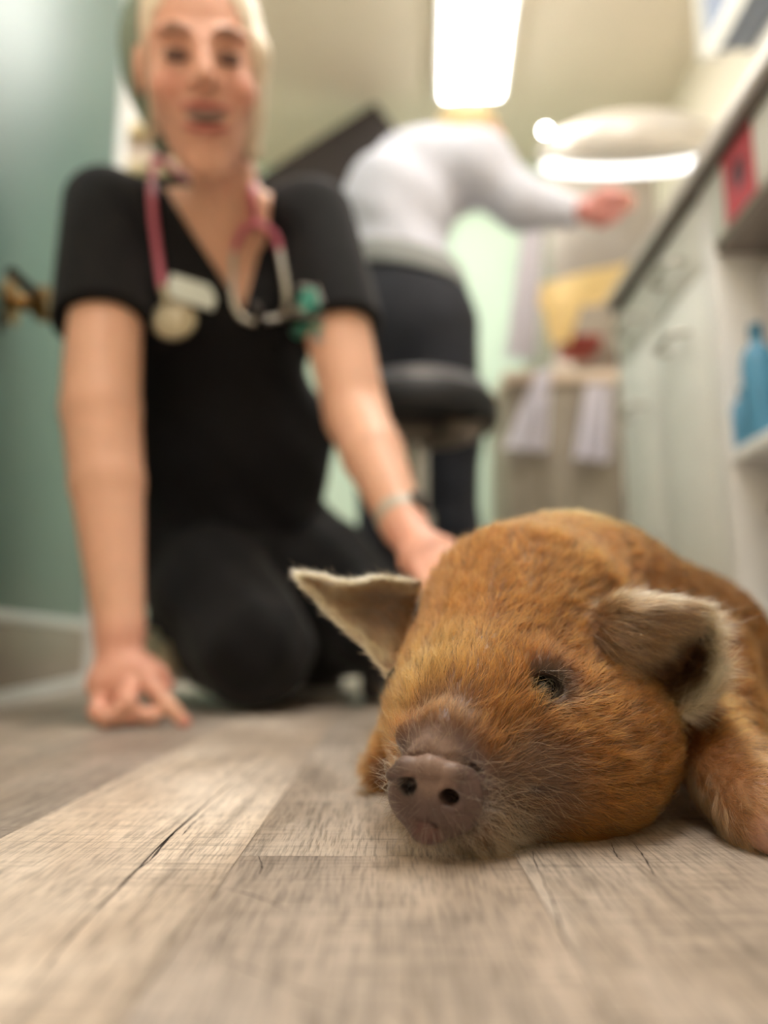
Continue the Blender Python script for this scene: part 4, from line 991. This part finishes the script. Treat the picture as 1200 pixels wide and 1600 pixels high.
t = thing('steel_hood', 'brushed steel hood standing on the wall behind the reaching hand', 'hood', None, (hd_a[0], 2.72, hd_b[2]))
box('front', (0, 0, 0), (hd_b[0]-hd_a[0]+.1, .03, hd_a[2]-hd_b[2]), M_hood, t, .004); box('side', (0, .03, 0), (.02, .67, hd_a[2]-hd_b[2]), M_hood, t, .003); box('lower_rail', (-.01, -.02, -.05), (hd_b[0]-hd_a[0]+.1, .03, 0), mat('hood_rail', S(222, 212, 202), .4), t, .004)
# round lamp: shallow dome, highlight on its steel rim put in as a glow
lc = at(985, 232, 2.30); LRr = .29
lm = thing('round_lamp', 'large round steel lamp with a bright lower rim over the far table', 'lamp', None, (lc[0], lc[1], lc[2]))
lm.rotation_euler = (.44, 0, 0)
lathe('dome', [(LRr, 0), (LRr*1.0, .012), (LRr*.86, .050), (LRr*.55, .085), (.05, .10), (0, .10)], mat('lamp_shell', S(206, 198, 186), .35, metal=.2), lm, 48)
lathe('rim', [(LRr-.002, -.045), (LRr+.006, -.046), (LRr+.012, -.004), (LRr+.004, .012), (LRr-.03, .010)], mat('lamp_rim', S(206, 200, 190), .3, metal=.2), lm, 64)
lathe('rim_highlight', [(LRr-.030, -.014), (LRr-.004, -.044), (LRr-.002, -.044)], emis('highlight_glow', (1, .97, .94, 1), 2.2), lm, 64)
lathe('diffuser', [(0, -.012), (LRr-.03, -.012), (LRr-.03, -.006), (0, -.006)], mat('lamp_inside', S(214, 208, 196), .6), lm, 48)
tube('arm', [(.0, .0, .09), (.06, .16, .12), (.10, .32, .05), (.13, .45, .0)], .018, M_hood, lm)
bl = at(852, 204, 2.16)
bm = bmesh.new(); bmesh.ops.create_uvsphere(bm, u_segments=20, v_segments=14, radius=.012); bmesh.ops.translate(bm, vec=bl, verts=bm.verts[:])
gb = obj('spot_bulb', bm, emis('bulb_glow', (1, .98, .92, 1), 25), lm); bpy.context.view_layer.update(); gb.matrix_parent_inverse = lm.matrix_world.inverted()
rl = np.array(lm.matrix_world @ Vector((-LRr*.95, -.05, .0))); sk = tube('bulb_bracket', [rl, (rl*.5+bl*.5)+np.array([0, 0, .02]), bl+np.array([.004, .008, .008])], .006, M_hood, lm, 8); sk.matrix_parent_inverse = lm.matrix_world.inverted()
# ------------------------------------------------------------------ dark screen on the far wall and shelf things beyond the glass door
p0, p1, p2 = at(436, 300, 2.9), at(575, 212, 2.9), at(440, 470, 2.9)
scr = thing('monitor', 'dark flat screen tilted on the mint wall behind the grey jumper', 'screen', None, tuple(at(530, 282, 2.95)))
ang = -math.atan2((p1-p0)[2], (p1-p0)[0]); Rm = Matrix.Rotation(ang, 3, 'Y')
scr.rotation_euler = (0, ang, 0)
box('screen', (-.32, -.012, -.20), (.32, .0, .20), mat('screen_black', S(48, 44, 44), .25), scr, .004); box('casing', (-.335, 0, -.215), (.335, .04, .215), mat('casing', S(56, 52, 50), .5), scr, .006)
tube('wall_arm', [(0, .04, 0), (0, .2, 0), (0, .42, 0)], .025, M_rub, scr)
sf = at(188, 200, 2.6)
t = thing('wall_shelf', 'pale wooden wall shelf beyond the glass door', 'shelf', None, (sf[0]-.05, 2.75, float(at(188, 195, 2.6)[2])))
box('board', (-.35, -.16, -.03), (.33, .16, 0), mat('pale_wood', S(214, 196, 150), .6, noise=.1), t, .003)
for s in (-.25, .2): box('bracket', (s-.01, -.12, -.12), (s+.01, .14, -.03), M_steel, t, .002)
SZ = float(at(188, 195, 2.6)[2])
t = thing('paper_roll', 'white paper roll lying on the wall shelf beyond the glass door', 'paper roll', None, (sf[0], 2.68, SZ+.062))
lathe('roll', [(.02, -.13), (.062, -.13), (.062, .13), (.02, .13), (.02, -.13)], M_whitecl, t, 28, M=aim((1, .1, 0))); lathe('core', [(.016, -.128), (.02, -.128), (.02, .128), (.016, .128), (.016, -.128)], M_stone, t, 20, M=aim((1, .1, 0)))
t = thing('box', 'mottled grey box on the lower ledge beyond the glass door', 'box', None, (sf[0]+.0, 2.72, float(at(190, 250, 2.6)[2])))
box('carton', (-.12, -.08, 0), (.12, .08, .13), mat('carton', S(190, 176, 164), .7, noise=.25, nscale=12), t, .003); box('lid_flap', (-.122, -.082, .128), (.122, .082, .136), M_taupe, t, .002)
t = thing('wall_shelf', 'lower pale wall shelf holding a mottled grey box', 'shelf', None, (sf[0]-.05, 2.75, float(at(190, 250, 2.6)[2])))
box('board', (-.35, -.16, -.04), (.33, .16, 0), mat('pale_wood_b', S(208, 192, 156), .6, noise=.1), t, .003); box('back_rail', (-.35, .14, 0), (.33, .16, .06), M_taupe, t, .002)
bl2 = at(197, 40, 2.5)
t = thing('drip_stand', 'white upright stand topped with a bright round lamp beyond the glass door', 'stand', None, (bl2[0], bl2[1], 0))
tube('pole', [(0, 0, .05), (0, 0, 1.0), (0, 0, bl2[2]-.1)], .018, M_whitecl, t, 12, 3); tube('arm', [(0, 0, bl2[2]-.1), (0, -.01, bl2[2]-.05), (0, 0, bl2[2]-.02)], [.03, .036, .02], M_whitecl, t)
bm = bmesh.new(); bmesh.ops.create_uvsphere(bm, u_segments=20, v_segments=14, radius=.02); bmesh.ops.translate(bm, vec=(0, 0, bl2[2]), verts=bm.verts[:]); obj('globe', bm, emis('globe_glow', (1, .97, .92, 1), 10), t)
lathe('foot', [(0, 0), (.18, 0), (.18, .02), (.03, .05), (0, .05)], M_whitecl, t, 28)
